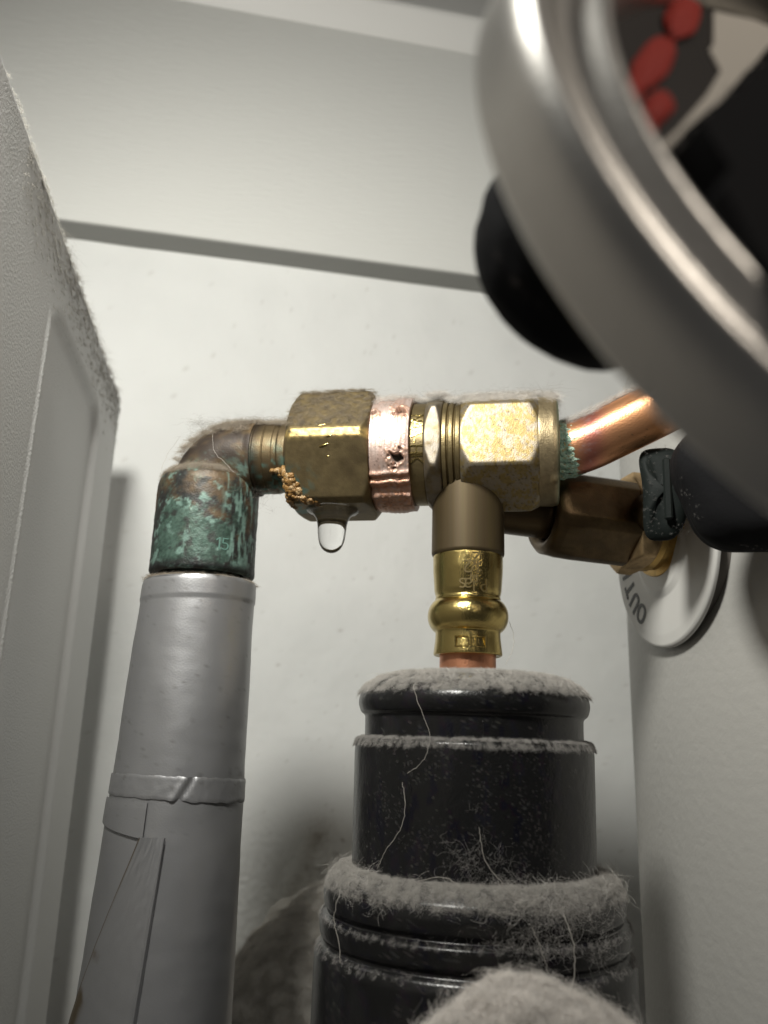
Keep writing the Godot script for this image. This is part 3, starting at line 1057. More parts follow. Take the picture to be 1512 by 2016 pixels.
func tee() -> void:
	var org := Vector3(LX, 21, LZ)
	var o := thing("brass_tee", "brass tee with press fitting leg standing above black insulation", "pipe tee", org)
	var dull := func(p: Vector3, _n: Vector3) -> Color: return brass_col(p, Color(0.22, 0.17, 0.085), 0.3)
	var mb := MB.new()
	var pr := PackedVector2Array([Vector2(12, -16.0), Vector2(14.4, -15.8), Vector2(14.7, -15.2), Vector2(14.7, -11.2), Vector2(14.2, -11.0), Vector2(12, -10.6)])
	run_lathe(mb, fillet(pr, 0.3), 160, null, dull)
	part("collar", mb, M.brass_dull, o, org)
	mb = MB.new()
	run_lathe(mb, hex_profile(-11.1, -6.4, 17.5, 12.0, 0.22), 300, hex_rf(-11.1, -6.4, 17.5, 58.5, 0.9, 0.55, 0.08), func(p: Vector3, nn: Vector3) -> Color:
		var c := brass_col(p, Color(0.26, 0.205, 0.12), 0.6)
		return c.lerp(Color(0.32, 0.30, 0.275), clampf(0.4 + n2.get_noise_3d(p.x * 3, p.y * 3, p.z * 3), 0, 0.6)))
	part("hex_flange", mb, M.brass_worn, o, org)
	mb = MB.new()
	pr = PackedVector2Array([Vector2(12, -6.6), Vector2(14.9, -6.3), Vector2(15.0, -5.1), Vector2(14.2, -4.9), Vector2(14.2, -4.6), Vector2(14.9, -4.4), Vector2(14.9, -3.3), Vector2(14.1, -3.1), Vector2(14.1, -2.8), Vector2(14.7, -2.6), Vector2(14.7, -1.4), Vector2(12, -1.2)])
	run_lathe(mb, fillet(pr, 0.2), 160, null, dull)
	part("ringed_neck", mb, M.brass_dull, o, org)
	mb = MB.new()
	var matt := func(p: Vector3, _n: Vector3) -> Color: return brass_col(p, Color(0.085, 0.062, 0.030), 0.4)  # dull brass, darkened further for the shade below the nuts
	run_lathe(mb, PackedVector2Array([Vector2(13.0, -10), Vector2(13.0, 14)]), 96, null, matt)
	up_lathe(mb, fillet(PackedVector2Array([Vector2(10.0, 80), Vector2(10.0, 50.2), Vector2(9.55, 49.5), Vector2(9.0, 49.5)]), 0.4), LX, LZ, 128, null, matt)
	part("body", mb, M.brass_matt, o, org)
	# the press sleeve
	mb = MB.new()
	pr = PackedVector2Array([Vector2(9.45, 50.0), Vector2(9.55, 49.3), Vector2(9.5, 45.5), Vector2(9.1, 40.0), Vector2(8.9, 38.4), Vector2(9.1, 37.7)])
	for i in 13:
		var a := PI * (0.13 + 0.74 * i / 12.0)
		pr.push_back(Vector2(7.6 + 3.5 * sin(a), 33.1 + 4.6 * cos(a) * 1.0))
	pr.append_array([Vector2(8.9, 28.4), Vector2(8.95, 27.0), Vector2(9.35, 23.6), Vector2(9.4, 22.7), Vector2(8.8, 22.5), Vector2(7.6, 22.8)])
	up_lathe(mb, dense(fillet(pr, 0.4), 0.3), LX, LZ, 160, func(a: float, t: float, r: float) -> float:
		# faint hexagonal flats left by the press jaws on both sides of the bead
		var k := smoothstep(40.0, 38.0, t) * 0.35
		return r - k * (1.0 - cos(6.0 * a)) * 0.35 + 0.03 * n2.get_noise_3d(cos(a) * 12, sin(a) * 12, t * 3))
	part("press_sleeve", mb, M.brass_bright, o, org)
	mb = MB.new()
	up_lathe(mb, PackedVector2Array([Vector2(7.5, 27), Vector2(7.5, 8)]), LX, LZ, 64, null, func(p: Vector3, _n: Vector3) -> Color: return Color(0.66, 0.30, 0.17) * (1.0 + 0.2 * n2.get_noise_3d(p.x * 2, p.y * 2, p.z * 2)))
	part("copper_stub", mb, M.copper, o, org)
	# upside-down stamped lettering on the sleeve
	for ln in [["2", 47.4, -3.0], ["1/2", 45.2, 2.0], ["Sc", 42.6, 4.0], ["P Jas", 40.4, 1.0]]:
		var tx: String = ln[0]
		for i in tx.length():
			if tx[i] == " ":
				continue
			var rr := 9.25 if ln[1] < 44 else 9.5
			var a := deg_to_rad(-ln[2] - (i - tx.length() * 0.5) * 9.0)
			var d := Vector3(sin(a), 0, cos(a))
			letter(tx[i], 1.7, Transform3D(Basis(-Vector3(cos(a), 0, -sin(a)), -Vector3.UP, d), Vector3(LX, ln[1], LZ) + d * rr), M.brass_dull_plain, o, 0.16, org)
	# pressed frames under the bead
	for k in [[-5.0, 3.4], [0.0, 0.5], [5.0, 2.6]]:
		mb = MB.new()
		var a := deg_to_rad(k[0] * 3.2)
		var d := Vector3(sin(a), 0, cos(a))
		var b := Basis(Vector3(cos(a), 0, -sin(a)), Vector3.UP, d)
		var c := Vector3(LX, 25.6, LZ) + d * 9.12
		var w: float = k[1]
		if w < 1.0:
			mb.cbox(Transform3D(b, c), Vector3(w, 2.4, 0.5), 0.12)
		else:
			for sgn in [-1.0, 1.0]:
				mb.cbox(Transform3D(b, c + b.x * sgn * w * 0.5), Vector3(0.4, 2.8, 0.5), 0.1)
				mb.cbox(Transform3D(b, c + b.y * sgn * 1.3), Vector3(w - 0.3, 0.35, 0.45), 0.1)
		part("press_mark", mb, M.brass_bright, o, org)
	# cast letters on the collar, running down
	var tx2 := "NAA-HK"
	for i in tx2.length():
		var a := deg_to_rad(66.0 + i * 9.3)
		var d := Vector3.UP * cos(a) + RS * sin(a)
		var down := Vector3.UP * -sin(a) + RS * cos(a)
		letter(tx2[i], 2.3, Transform3D(Basis(down, RD, d), RT + RD * -13.1 + d * 14.7), M.brass_bright, o, 0.35, org)


# ---- right-hand nut
func gland_nut() -> void:
	var org := RT + RD * 10.0 - Vector3.UP * 16
	var o := thing("compression_nut", "scuffed silvery brass hex nut joining the copper pipe to the tee", "hex nut", org)
	var mb := MB.new()
	run_lathe(mb, hex_profile(-1.3, 20.0, 17.6, 12.0, 0.25), 320, hex_rf(-1.3, 20.0, 17.6, 58.5, 1.3, 1.1, 0.05), func(p: Vector3, nn: Vector3) -> Color:
		var c := Color(0.36, 0.275, 0.125) * (1.0 + 0.2 * n3.get_noise_3d(p.x * 2, p.y * 2, p.z * 2))
		var f := 0.8 * n3.get_noise_3d(p.x * 2.6, p.y * 1.8, p.z * 1.8) + n2.get_noise_3d(p.x * 3, p.y * 3, p.z * 3)
		c = c.lerp(Color(0.38, 0.355, 0.335), smoothstep(-0.25, 0.25, f) * 0.6)
		c = c.lerp(Color(0.14, 0.11, 0.08), smoothstep(0.30, 0.5, n3.get_noise_3d(p.x * 2.4 + 40, p.y * 2.4, p.z * 2.4)) * 0.7)
		return Color(c.r, c.g, c.b))
	part("hex_body", mb, M.brass_worn, o, org)
	mb = MB.new()
	var pr := PackedVector2Array([Vector2(14.0, 19.0), Vector2(15.4, 19.4), Vector2(15.5, 23.6), Vector2(15.2, 24.8), Vector2(14.5, 25.1), Vector2(8.2, 25.0), Vector2(7.6, 24.0)])
	run_lathe(mb, dense(fillet(pr, 0.4), 0.5), 180, func(a: float, t: float, r: float) -> float:
		return r + 0.10 * n2.get_noise_3d(cos(a) * 20, sin(a) * 20, t * 2) + (0.8 * exp(-pow((rad_to_deg(a) - 138.0) / 5.0, 2)) * smoothstep(22.5, 24.5, t) if r > 14.0 else 0.0), func(p: Vector3, _n: Vector3) -> Color:
		var c := brass_col(p, Color(0.34, 0.27, 0.16), 0.4)
		var t := (p - RT).dot(RD)
		return c.lerp(Color(0.14, 0.26, 0.19), smoothstep(24.2, 25.0, t) * 0.6))
	part("end_collar", mb, M.brass_dull, o, org)


# ---- bent copper pipe
func copper_path() -> PackedVector3Array:
	return curve([RT + RD * 18.0, RT + RD * 24.0, Vector3(52.0, 80.2, -220.4), Vector3(56.5, 81.5, -218.8), Vector3(62.0, 84.0, -217.0), Vector3(73.2, 89.2, -213.0), Vector3(86.0, 95.5, -208.0), Vector3(104.0, 104.5, -201.0)], 0.4)

func copper_pipe() -> void:
	var org := Vector3(62, 76, -217)
	var o := thing("copper_pipe", "bright bent copper pipe with green deposit where it leaves the nut", "pipe", org)
	var path := copper_path()
	var mb := MB.new()
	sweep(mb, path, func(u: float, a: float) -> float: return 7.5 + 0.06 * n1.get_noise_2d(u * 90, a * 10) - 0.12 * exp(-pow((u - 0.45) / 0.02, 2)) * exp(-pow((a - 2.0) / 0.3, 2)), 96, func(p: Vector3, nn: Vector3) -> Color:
		var c := Color(0.80, 0.40, 0.20) * (1.0 + 0.12 * n2.get_noise_3d(p.x, p.y * 3, p.z * 3))
		var k := p.x - 50.0
		c = c.lerp(Color(0.42, 0.12, 0.12), exp(-pow((k - 5.5) / 3.6, 2)) * 0.75)
		c = c.lerp(Color(0.55, 0.42, 0.42), smoothstep(0.2, 0.5, n2.get_noise_3d(p.x * 3, p.y * 3, p.z * 3)) * smoothstep(10, 4, k) * 0.5)
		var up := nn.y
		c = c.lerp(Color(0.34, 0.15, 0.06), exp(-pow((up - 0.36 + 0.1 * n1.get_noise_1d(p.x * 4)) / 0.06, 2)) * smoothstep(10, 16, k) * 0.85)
		c = c.lerp(Color(0.20, 0.10, 0.05), smoothstep(0.5, 0.65, n3.get_noise_3d(p.x * 2, p.y * 2, p.z * 2)) * 0.5)
		return Color(c.r, c.g, c.b))
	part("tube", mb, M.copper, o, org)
	mb = MB.new()
	var ring := PackedVector3Array()
	for p in path:
		if (p - RT).dot(RD) > 24.2 and (p - RT).dot(RD) < 31.0:
			ring.push_back(p)
	sweep(mb, ring, func(u: float, a: float) -> float: return 7.8 + (0.25 + 0.7 * n3.get_noise_3d(u * 7, cos(a) * 14, sin(a) * 14) - 0.75 * smoothstep(0.55 + 0.35 * n2.get_noise_2d(a * 20, 3), 0.9, u)), 160, func(p: Vector3, _n: Vector3) -> Color:
		var f := n3.get_noise_3d(p.x * 3, p.y * 3, p.z * 3)
		var c := Color(0.30, 0.55, 0.42).lerp(Color(0.66, 0.84, 0.70), clampf(0.5 + f * 1.3, 0, 1))
		c = c.lerp(Color(0.03, 0.05, 0.04), smoothstep(0.42, 0.55, n3.get_noise_3d(p.x * 3 + 9, p.y * 3, p.z * 3)))
		return c.lerp(Color(0.5, 0.33, 0.08), smoothstep(0.32, 0.45, n3.get_noise_3d(p.x * 3, p.y * 3 + 60, p.z * 3)) * 0.8))
	part("green_deposit", mb, M.verdigris, o, org, "crumbly green deposit round the pipe end")


# ---- black insulation below the tee
const IX := 25.0
const IZ := -227.0

func insulation() -> void:
	var org := Vector3(IX, -110, IZ)
	var o := thing("black_insulation", "stepped black rubber insulation with dusty ledges below the brass tee", "pipe insulation", org)
	var cf := func(p: Vector3, _n: Vector3) -> Color:
		var f := n3.get_noise_3d(p.x * 5.5, p.y * 2.6, p.z * 5.5)
		var b := n2.get_noise_3d(p.x * 1.2, p.y * 0.5, p.z * 1.2)
		var k := smoothstep(0.30, 0.62, f + 0.45 * b) * 0.17 + 0.025 + 0.04 * n2.get_noise_3d(p.x * 1.5, p.y * 0.6, p.z * 1.5)
		k += smoothstep(-40, -70, p.y) * 0.02
		return Color(0.006, 0.006, 0.0072).lerp(Color(0.16, 0.15, 0.14), k)
	var rf := func(a: float, t: float, r: float) -> float:
		return r + 0.16 * n1.get_noise_3d(cos(a) * 30, t * 0.8, sin(a) * 30) + 0.05 * n3.get_noise_3d(cos(a) * 25, t * 0.6, sin(a) * 25)
	var pr := PackedVector2Array([Vector2(6.5, 17.2), Vector2(13, 17.6), Vector2(20, 17.2), Vector2(25, 16.0), Vector2(28.3, 14.0), Vector2(30.0, 11.6), Vector2(30.3, 9.6), Vector2(29.6, 7.4), Vector2(28.4, 6.6), Vector2(28.3, 0.0)])
	var mb := MB.new()
	up_lathe(mb, dense(fillet(pr, 1.5, 4), 0.5), IX, IZ, 200, rf, cf)
	part("top_cap", mb, M.rubber, o, org)
	mb = MB.new()
	pr = PackedVector2Array([Vector2(27.5, 1.0), Vector2(29.6, 1.0), Vector2(30.6, 0.1), Vector2(30.8, -2.0), Vector2(30.4, -31.0)])
	up_lathe(mb, dense(fillet(pr, 0.8, 3), 0.28), IX, IZ, 420, rf, cf)
	part("sleeve", mb, M.rubber, o, org)
	mb = MB.new()
	pr = PackedVector2Array([Vector2(29.5, -29.6), Vector2(32.0, -29.9), Vector2(34.5, -31.0), Vector2(36.4, -33.2), Vector2(37.2, -36.0), Vector2(36.9, -38.6), Vector2(36.2, -39.6), Vector2(36.0, -40.2), Vector2(36.9, -40.6), Vector2(37.9, -41.0), Vector2(38.0, -42.0), Vector2(37.7, -45.0), Vector2(36.9, -46.2), Vector2(37.0, -46.8), Vector2(38.2, -47.6), Vector2(38.9, -49.5), Vector2(39.0, -55.0), Vector2(39.0, -110.0)])
	up_lathe(mb, dense(fillet(pr, 0.5, 3), 0.6), IX, IZ, 220, rf, cf)
	part("shoulder", mb, M.rubber, o, org)
	# the moulded seam that runs down the front, and nicks in the rubber
	for q in [[5.9, 0.9, 28.35], [-4.0, -29.0, 30.62]]:
		mb = MB.new()
		var path := PackedVector3Array()
		for i in 60:
			var h := lerpf(q[0], q[1], i / 59.0)
			var a := deg_to_rad(-1.5 + 0.8 * n1.get_noise_1d(h * 4))
			path.push_back(Vector3(IX, h, IZ) + Vector3(sin(a), 0, cos(a)) * q[2])
		sweep(mb, path, func(u: float, _a: float) -> float: return 0.10 + 0.20 * maxf(0.0, n3.get_noise_1d(u * 60.0)), 6, cf)
		part("mould_seam", mb, M.rubber, o, org)
	for k in 16:
		mb = MB.new()
		var a := deg_to_rad(rng.randf_range(-38, 22))
		var h := rng.randf_range(-7.0, -1.0) if k < 9 else rng.randf_range(-28, -8)
		var path := PackedVector3Array()
		var tilt := rng.randf_range(-0.5, 0.2)
		for i in 6:
			var u := i / 5.0 - 0.5
			var aa := a + u * tilt * 0.05
			path.push_back(Vector3(IX, h + u * rng.randf_range(1.2, 2.0), IZ) + Vector3(sin(aa), 0, cos(aa)) * 30.7)
		sweep(mb, path, func(u: float, _a: float) -> float: return 0.04 + 0.15 * sin(PI * u), 6)
		part("nick", mb, M.black_gloss, o, org)


# ---- white tank and its outlet disc
func tank() -> void:
	var org := Vector3(216, -260, -273)
	var o := thing("white_tank", "tall white cylindrical tank at the right behind the valve", "tank", org)
	var mb := MB.new()
	up_lathe(mb, PackedVector2Array([Vector2(0, 150), Vector2(100, 150), Vector2(118, 145), Vector2(128, 132), Vector2(130, 118), Vector2(130, -260)]), 216, -273, 200, null)
	part("shell", mb, M.tank_white, o, org)
	var z := Vector3(-0.9848, 0, 0.1736)
	var x := Vector3(0.1736, 0, 0.9848)
	var c := Vector3(87.2, 59.2, -250)
	var t := Transform3D(Basis(x, Vector3.UP, z), c)
	mb = MB.new()
	lathe(mb, PackedVector2Array([Vector2(28.0, -3.6), Vector2(27.6, 0.3)]), c, z, x, Vector3.UP, 96)
	part("gap_ring", mb, M.gap_ring, o, org)  # brown-grey ring closing the gap between disc and tank
	mb = MB.new()
	lathe(mb, fillet(PackedVector2Array([Vector2(29.5, 0.3), Vector2(30.0, 0.6), Vector2(30.0, 1.7), Vector2(29.2, 2.3), Vector2(26.0, 2.5), Vector2(15.0, 2.5), Vector2(13.0, 3.4), Vector2(0.0, 3.4)]), 0.4), c, z, x, Vector3.UP, 128)
	var disc := part("outlet_disc", mb, M.disc_white, o, org)
	var word := "OUTLET"
	for i in word.length():
		var a := deg_to_rad(232.0 - i * 14.5)
		var rad := Vector2(cos(a), sin(a))
		var upv := x * rad.x + Vector3.UP * rad.y
		var rt := upv.cross(z)
		letter(word[i], 6.4, Transform3D(Basis(rt, upv, z), c - org + upv * 22.6 + z * 2.55), M.ink, disc, 0.12)


# ---- isolating valve between tee and tank
const VA := Vector3(27, 68.0, -236)
const VD := Vector3(0.9731, -0.035, -0.2276)

func valve() -> void:
	var org := VA + VD * 45 - Vector3.UP * 18
	var o := thing("isolating_valve", "brass valve with dark lever joining the tee to the white tank", "valve", org)
	var ref := (Vector3.UP - VD * Vector3.UP.dot(VD)).normalized()
	var side := VD.cross(ref)
	if side.z < 0:
		side = -side
	var dull := func(p: Vector3, _n: Vector3) -> Color: return brass_col(p, Color(0.11, 0.075, 0.038), 0.4)  # brass tone lowered to carry the shadow of nut and gauge
	var mb := MB.new()
	lathe(mb, PackedVector2Array([Vector2(7.9, -6), Vector2(7.9, 24)]), VA, VD, ref, side, 64, null, dull)
	part("inlet_pipe", mb, M.brass_dull, o, org)
	mb = MB.new()
	var pr := PackedVector2Array([Vector2(8.2, 22.6), Vector2(9.2, 21.0), Vector2(11.0, 20.4), Vector2(12.6, 22.0), Vector2(13.4, 24.5), Vector2(13.8, 28.0), Vector2(14.2, 29.0)])
	for i in 50:
		pr.push_back(Vector2(14.6, 29.2 + i * 0.4))
	pr.append_array([Vector2(14.0, 49.2), Vector2(12.0, 49.2)])
	lathe(mb, pr, VA, VD, ref, side, 240, func(a: float, t: float, r: float) -> float: return minf(r, hexr(a, 14.6, 52.0, 0.94)) - 0.1 * exp(-absf(r - hexr(a, 14.6, 52.0, 0.94)) * 2.0), dull)
	part("union_nut", mb, M.brass_dull, o, org)
	mb = MB.new()
	lathe(mb, hex_profile(46.5, 53.5, 16.0, 10.0, 0.3), VA, VD, ref, side, 240, hex_rf(46.5, 53.5, 16.0, 20.0, 0.7, 0.7), func(p: Vector3, _n: Vector3) -> Color: return brass_col(p, Color(0.50, 0.36, 0.20), 0.5))
	part("hex_flange", mb, M.brass_worn, o, org)
	mb = MB.new()
	pr = PackedVector2Array([Vector2(10, 53), Vector2(13.8, 53.2), Vector2(14.1, 55.5), Vector2(13.2, 56.0), Vector2(13.2, 58.2), Vector2(15.2, 58.6), Vector2(15.6, 60.6), Vector2(14.8, 61.4), Vector2(12, 61.6)])
	lathe(mb, fillet(pr, 0.3), VA, VD, ref, side, 128, null, func(p: Vector3, _n: Vector3) -> Color: return brass_col(p, Color(0.48, 0.31, 0.10), 0.5))
	part("valve_body", mb, M.brass_dull, o, org)
	# spindle and lever in front
	mb = MB.new()
	lathe(mb, PackedVector2Array([Vector2(6, 0), Vector2(6, 20)]), VA + VD * 49, side, ref, VD, 48, null, dull)
	part("spindle", mb, M.brass_dull, o, org)
	mb = MB.new()
	var lt := Transform3D(Basis(Vector3(0.95, 0, 0.30), Vector3(0.02, 1, 0), Vector3(-0.30, 0, 0.95)), Vector3(74.0, 66.5, -214.0))
	# a dished handle: rounded outline, thick in the middle, with a rib
	var lrows := []
	for i in 15:
		var row := PackedVector3Array()
		var u := i / 14.0
		for j in 49:
			var a := TAU * (j % 48) / 48
			var ex := signf(cos(a)) * pow(absf(cos(a)), 0.55) * (6.0 + 0.6 * sin(a))
			var ey := signf(sin(a)) * pow(absf(sin(a)), 0.6) * 13.0
			var k := maxf(sin(PI * u), 0.0005)
			row.push_back(lt * Vector3(ex * pow(k, 0.35) + 1.2 * cos(ey * 0.16), ey * pow(k, 0.25), lerpf(-3.5, 2.6, u) - 0.02 * ey * ey * 0.5 + 0.2 * n2.get_noise_2d(ex * 4, ey * 4)))
		lrows.push_back(row)
	mb.grid(lrows, true)
	mb.cbox(Transform3D(lt.basis, lt * Vector3(1.5, 0, 2.2)), Vector3(2.2, 17, 1.6), 0.5)
	part("lever", mb, M.lever_dark, o, org)
	var kn := thing("valve_handle", "rounded black plastic knob in front of the valve, under the steel ring", "valve handle", Vector3(88, 44, -186))
	mb = MB.new()
	var ka := Vector3(-0.25, -0.12, 0.96).normalized()
	var kr := (Vector3.UP - ka * ka.y).normalized()
	lathe(mb, dense(fillet(PackedVector2Array([Vector2(0.01, 9.0), Vector2(13.5, 8.6), Vector2(18.2, 3.0), Vector2(18.8, -6.0), Vector2(14.0, -12.0), Vector2(0.01, -12.5)]), 4.0, 6), 0.8), Vector3(87.0, 62.5, -186.0), ka, kr, ka.cross(kr), 128, func(a: float, t: float, r: float) -> float: return r * (1.0 + 0.045 * cos(5.0 * a) + 0.02 * n2.get_noise_3d(cos(a) * 14, sin(a) * 14, t * 2)))
	part("knob_body", mb, M.black_plastic, kn, Vector3(88, 44, -186))
	mb = MB.new()
	lathe(mb, fillet(PackedVector2Array([Vector2(0.01, -11.5), Vector2(5.5, -11.5), Vector2(5.5, -32), Vector2(0.01, -32)]), 0.5), Vector3(87.0, 62.5, -186.0), ka, kr, ka.cross(kr), 48)
	part("knob_stem", mb, M.brass_stem, kn, Vector3(88, 44, -186))

func fillet2(p: Array, r: float) -> PackedVector2Array:
	var q := PackedVector2Array()
	for i in p.size():
		var c: Vector2 = p[i]
		var a: Vector2 = p[(i + p.size() - 1) % p.size()] - c
		var b: Vector2 = p[(i + 1) % p.size()] - c
		for j in 6:
			var t := j / 5.0
			var pa := c + a.normalized() * minf(r, a.length() * 0.45)
			var pb := c + b.normalized() * minf(r, b.length() * 0.45)
			q.push_back(pa.lerp(c, t).lerp(c.lerp(pb, t), t))
	return q


# ---- steel-ringed gauge close to the camera
func gauge() -> void:
	var c := Vector3(48.44, 53.2, -76.37)
	var gn := Vector3(0.3405, 0.2306, 0.9115).normalized()
	var ga := Vector3.UP.cross(gn).normalized()
	var gb := gn.cross(ga)
	var o := thing("pressure_gauge", "out of focus gauge with broad steel ring and red marks, top right", "gauge", c)
	var mb := MB.new()
	var pr := PackedVector2Array([Vector2(33.0, 0.4), Vector2(33.6, 4.0), Vector2(34.4, 7.2), Vector2(35.2, 8.4), Vector2(36.1, 8.5), Vector2(37.3, 7.3), Vector2(38.4, 6.3), Vector2(39.6, 6.6), Vector2(41.0, 7.8), Vector2(42.1, 8.6), Vector2(43.0, 8.5), Vector2(43.9, 7.0), Vector2(44.2, 5.0), Vector2(44.2, 0.0), Vector2(43.6, -0.6), Vector2(33.0, -0.6)])
	lathe(mb, dense(fillet(pr, 1.6, 5), 0.7), c, gn, ga, gb, 240)
	part("steel_ring", mb, M.steel, o, c)
	mb = MB.new()
	lathe(mb, fillet(PackedVector2Array([Vector2(0.01, 0.6), Vector2(33.2, 0.6), Vector2(33.2, -2.0), Vector2(0.01, -2.0)]), 0.3), c, gn, ga, gb, 96)
	var face := part("dial", mb, M.dial_black, o, c)
	var t := Transform3D(Basis(ga, gb, gn), c)
	for q in [[-16.0, 26.4, 5.8, 1.9, 60.0], [-22.6, 15.2, 6.2, 1.8, 58.0], [-27.0, 8.2, 3.6, 1.1, 64.0], [-23.9, 7.6, 3.2, 1.4, 56.0], [-27.0, 2.6, 2.9, 1.0, 50.0], [-30.0, 0.6, 2.4, 0.8, 76.0]]:
		mb = MB.new()
		var rows := []
		for k in 15:
			var row := PackedVector3Array()
			for j in 25:
				var th := PI * (0.01 + 0.98 * k / 14.0)
				var ph := TAU * (j % 24) / 24
				var e := Vector3(cos(th) * q[2], sin(th) * cos(ph) * q[3], sin(th) * sin(ph) * 0.8) * (1.0 + 0.3 * n2.get_noise_3d(th * 9, ph * 9, q[0] * 5))
				e = e.rotated(Vector3(0, 0, 1), deg_to_rad(q[4]))
				row.push_back(t * (Vector3(q[0], q[1], 1.0) + e))
			rows.push_back(row)
		mb.grid(rows, true)
		part("red_mark", mb, M.dial_red, face, c)
	mb = MB.new()
	mb.plate(PackedVector2Array([Vector2(-10.0, 31.0), Vector2(-12.2, 23.7), Vector2(-13.2, 22.2), Vector2(-12.7, 18.7), Vector2(-16.2, 13.2), Vector2(-22.2, 5.2), Vector2(-29.6, -3.4), Vector2(-32.2, -5.6), Vector2(-31.0, -8.0), Vector2(0.0, 27.6), Vector2(1.0, 32.6), Vector2(-3.5, 32.7)]), 0.62, 0.8, t)
	part("pale_band", mb, M.dial_white, face, c)
	# dark cover over the lower right of the dial
	mb = MB.new()
	var seg := PackedVector2Array()
	for i in 81:
		var a := deg_to_rad(lerpf(86.9, -166.5, i / 80.0))
		seg.push_back(Vector2(cos(a), sin(a)) * (32.9 + 5.2 * smoothstep(-158.0, -128.0, rad_to_deg(a)) * smoothstep(10.0, -40.0, rad_to_deg(a)) * (1.0 + 0.12 * n2.get_noise_1d(i * 9.0))))
	for i in range(1, 12):
		var u := i / 12.0
		seg.push_back(Vector2(-32.0, -7.7).lerp(Vector2(1.8, 32.85), u) + Vector2(0.6, -0.6) * (n3.get_noise_1d(i * 2.0) + 0.3))
	mb.plate(seg, 0.7, 3.0, t)
	var rim := PackedVector2Array()
	for p in seg:
		rim.push_back(p if p.length() > 33.0 else p * 0.93)
	mb.plate(rim, 3.0, 9.3, t)
	part("dark_cover", mb, M.black_plastic, o, c)
	var bc := c + ga * -16.6 + gb * 11.0 - gn * 20.0
	var bl := thing("black_valve_body", "rounded black body with stray lint peeping out behind the steel ring", "valve body", bc)
	mb = MB.new()
	lathe(mb, dense(fillet(PackedVector2Array([Vector2(0.01, 17.5), Vector2(12.6, 17.0), Vector2(14.0, 8.0), Vector2(15.0, 1.0), Vector2(15.1, -3.0), Vector2(13.0, -8.0), Vector2(0.01, -9.0)]), 3.0, 5), 0.7), bc, gn, ga, gb, 128, func(a: float, t: float, r: float) -> float: return r * (1.0 + 0.05 * n2.get_noise_3d(cos(a) * 9, sin(a) * 9, t * 1.5)))
	part("body", mb, M.black_plastic, bl, bc)


# ---- hanging drop
func drop() -> void:
	var org := Vector3(-14.6, 62.5, -230.5)
	var o := thing("water_drop", "clear water drop hanging from the underside of the large nut", "water drop", org)
	var mb := MB.new()
	var pr := PackedVector2Array([Vector2(0.01, 64.2), Vector2(5.0, 63.6), Vector2(8.6, 63.3), Vector2(8.4, 62.6), Vector2(6.6, 62.0), Vector2(5.4, 60.7), Vector2(4.8, 58.8), Vector2(4.6, 56.6), Vector2(4.45, 55.0), Vector2(4.2, 53.3), Vector2(3.6, 51.6), Vector2(2.7, 50.4), Vector2(1.5, 49.65), Vector2(0.6, 49.45), Vector2(0.01, 49.42)])
	# smooth the outline
	for k in 3:
		var q := PackedVector2Array([pr[0]])
		for i in pr.size() - 1:
			q.push_back(pr[i].lerp(pr[i + 1], 0.25))
			q.push_back(pr[i].lerp(pr[i + 1], 0.75))
		q.push_back(pr[pr.size() - 1])
		pr = q
	up_lathe(mb, pr, org.x, org.z, 96)
	for i in mb.v.size():
		mb.v[i].x = org.x + (mb.v[i].x - org.x) * 0.88
		mb.v[i].z = org.z + (mb.v[i].z - org.z) * 0.88
		if mb.v[i].y < 62.0:
			mb.v[i].y = 62.0 - (62.0 - mb.v[i].y) * 0.90
	part("drop_body", mb, M.water, o, org)


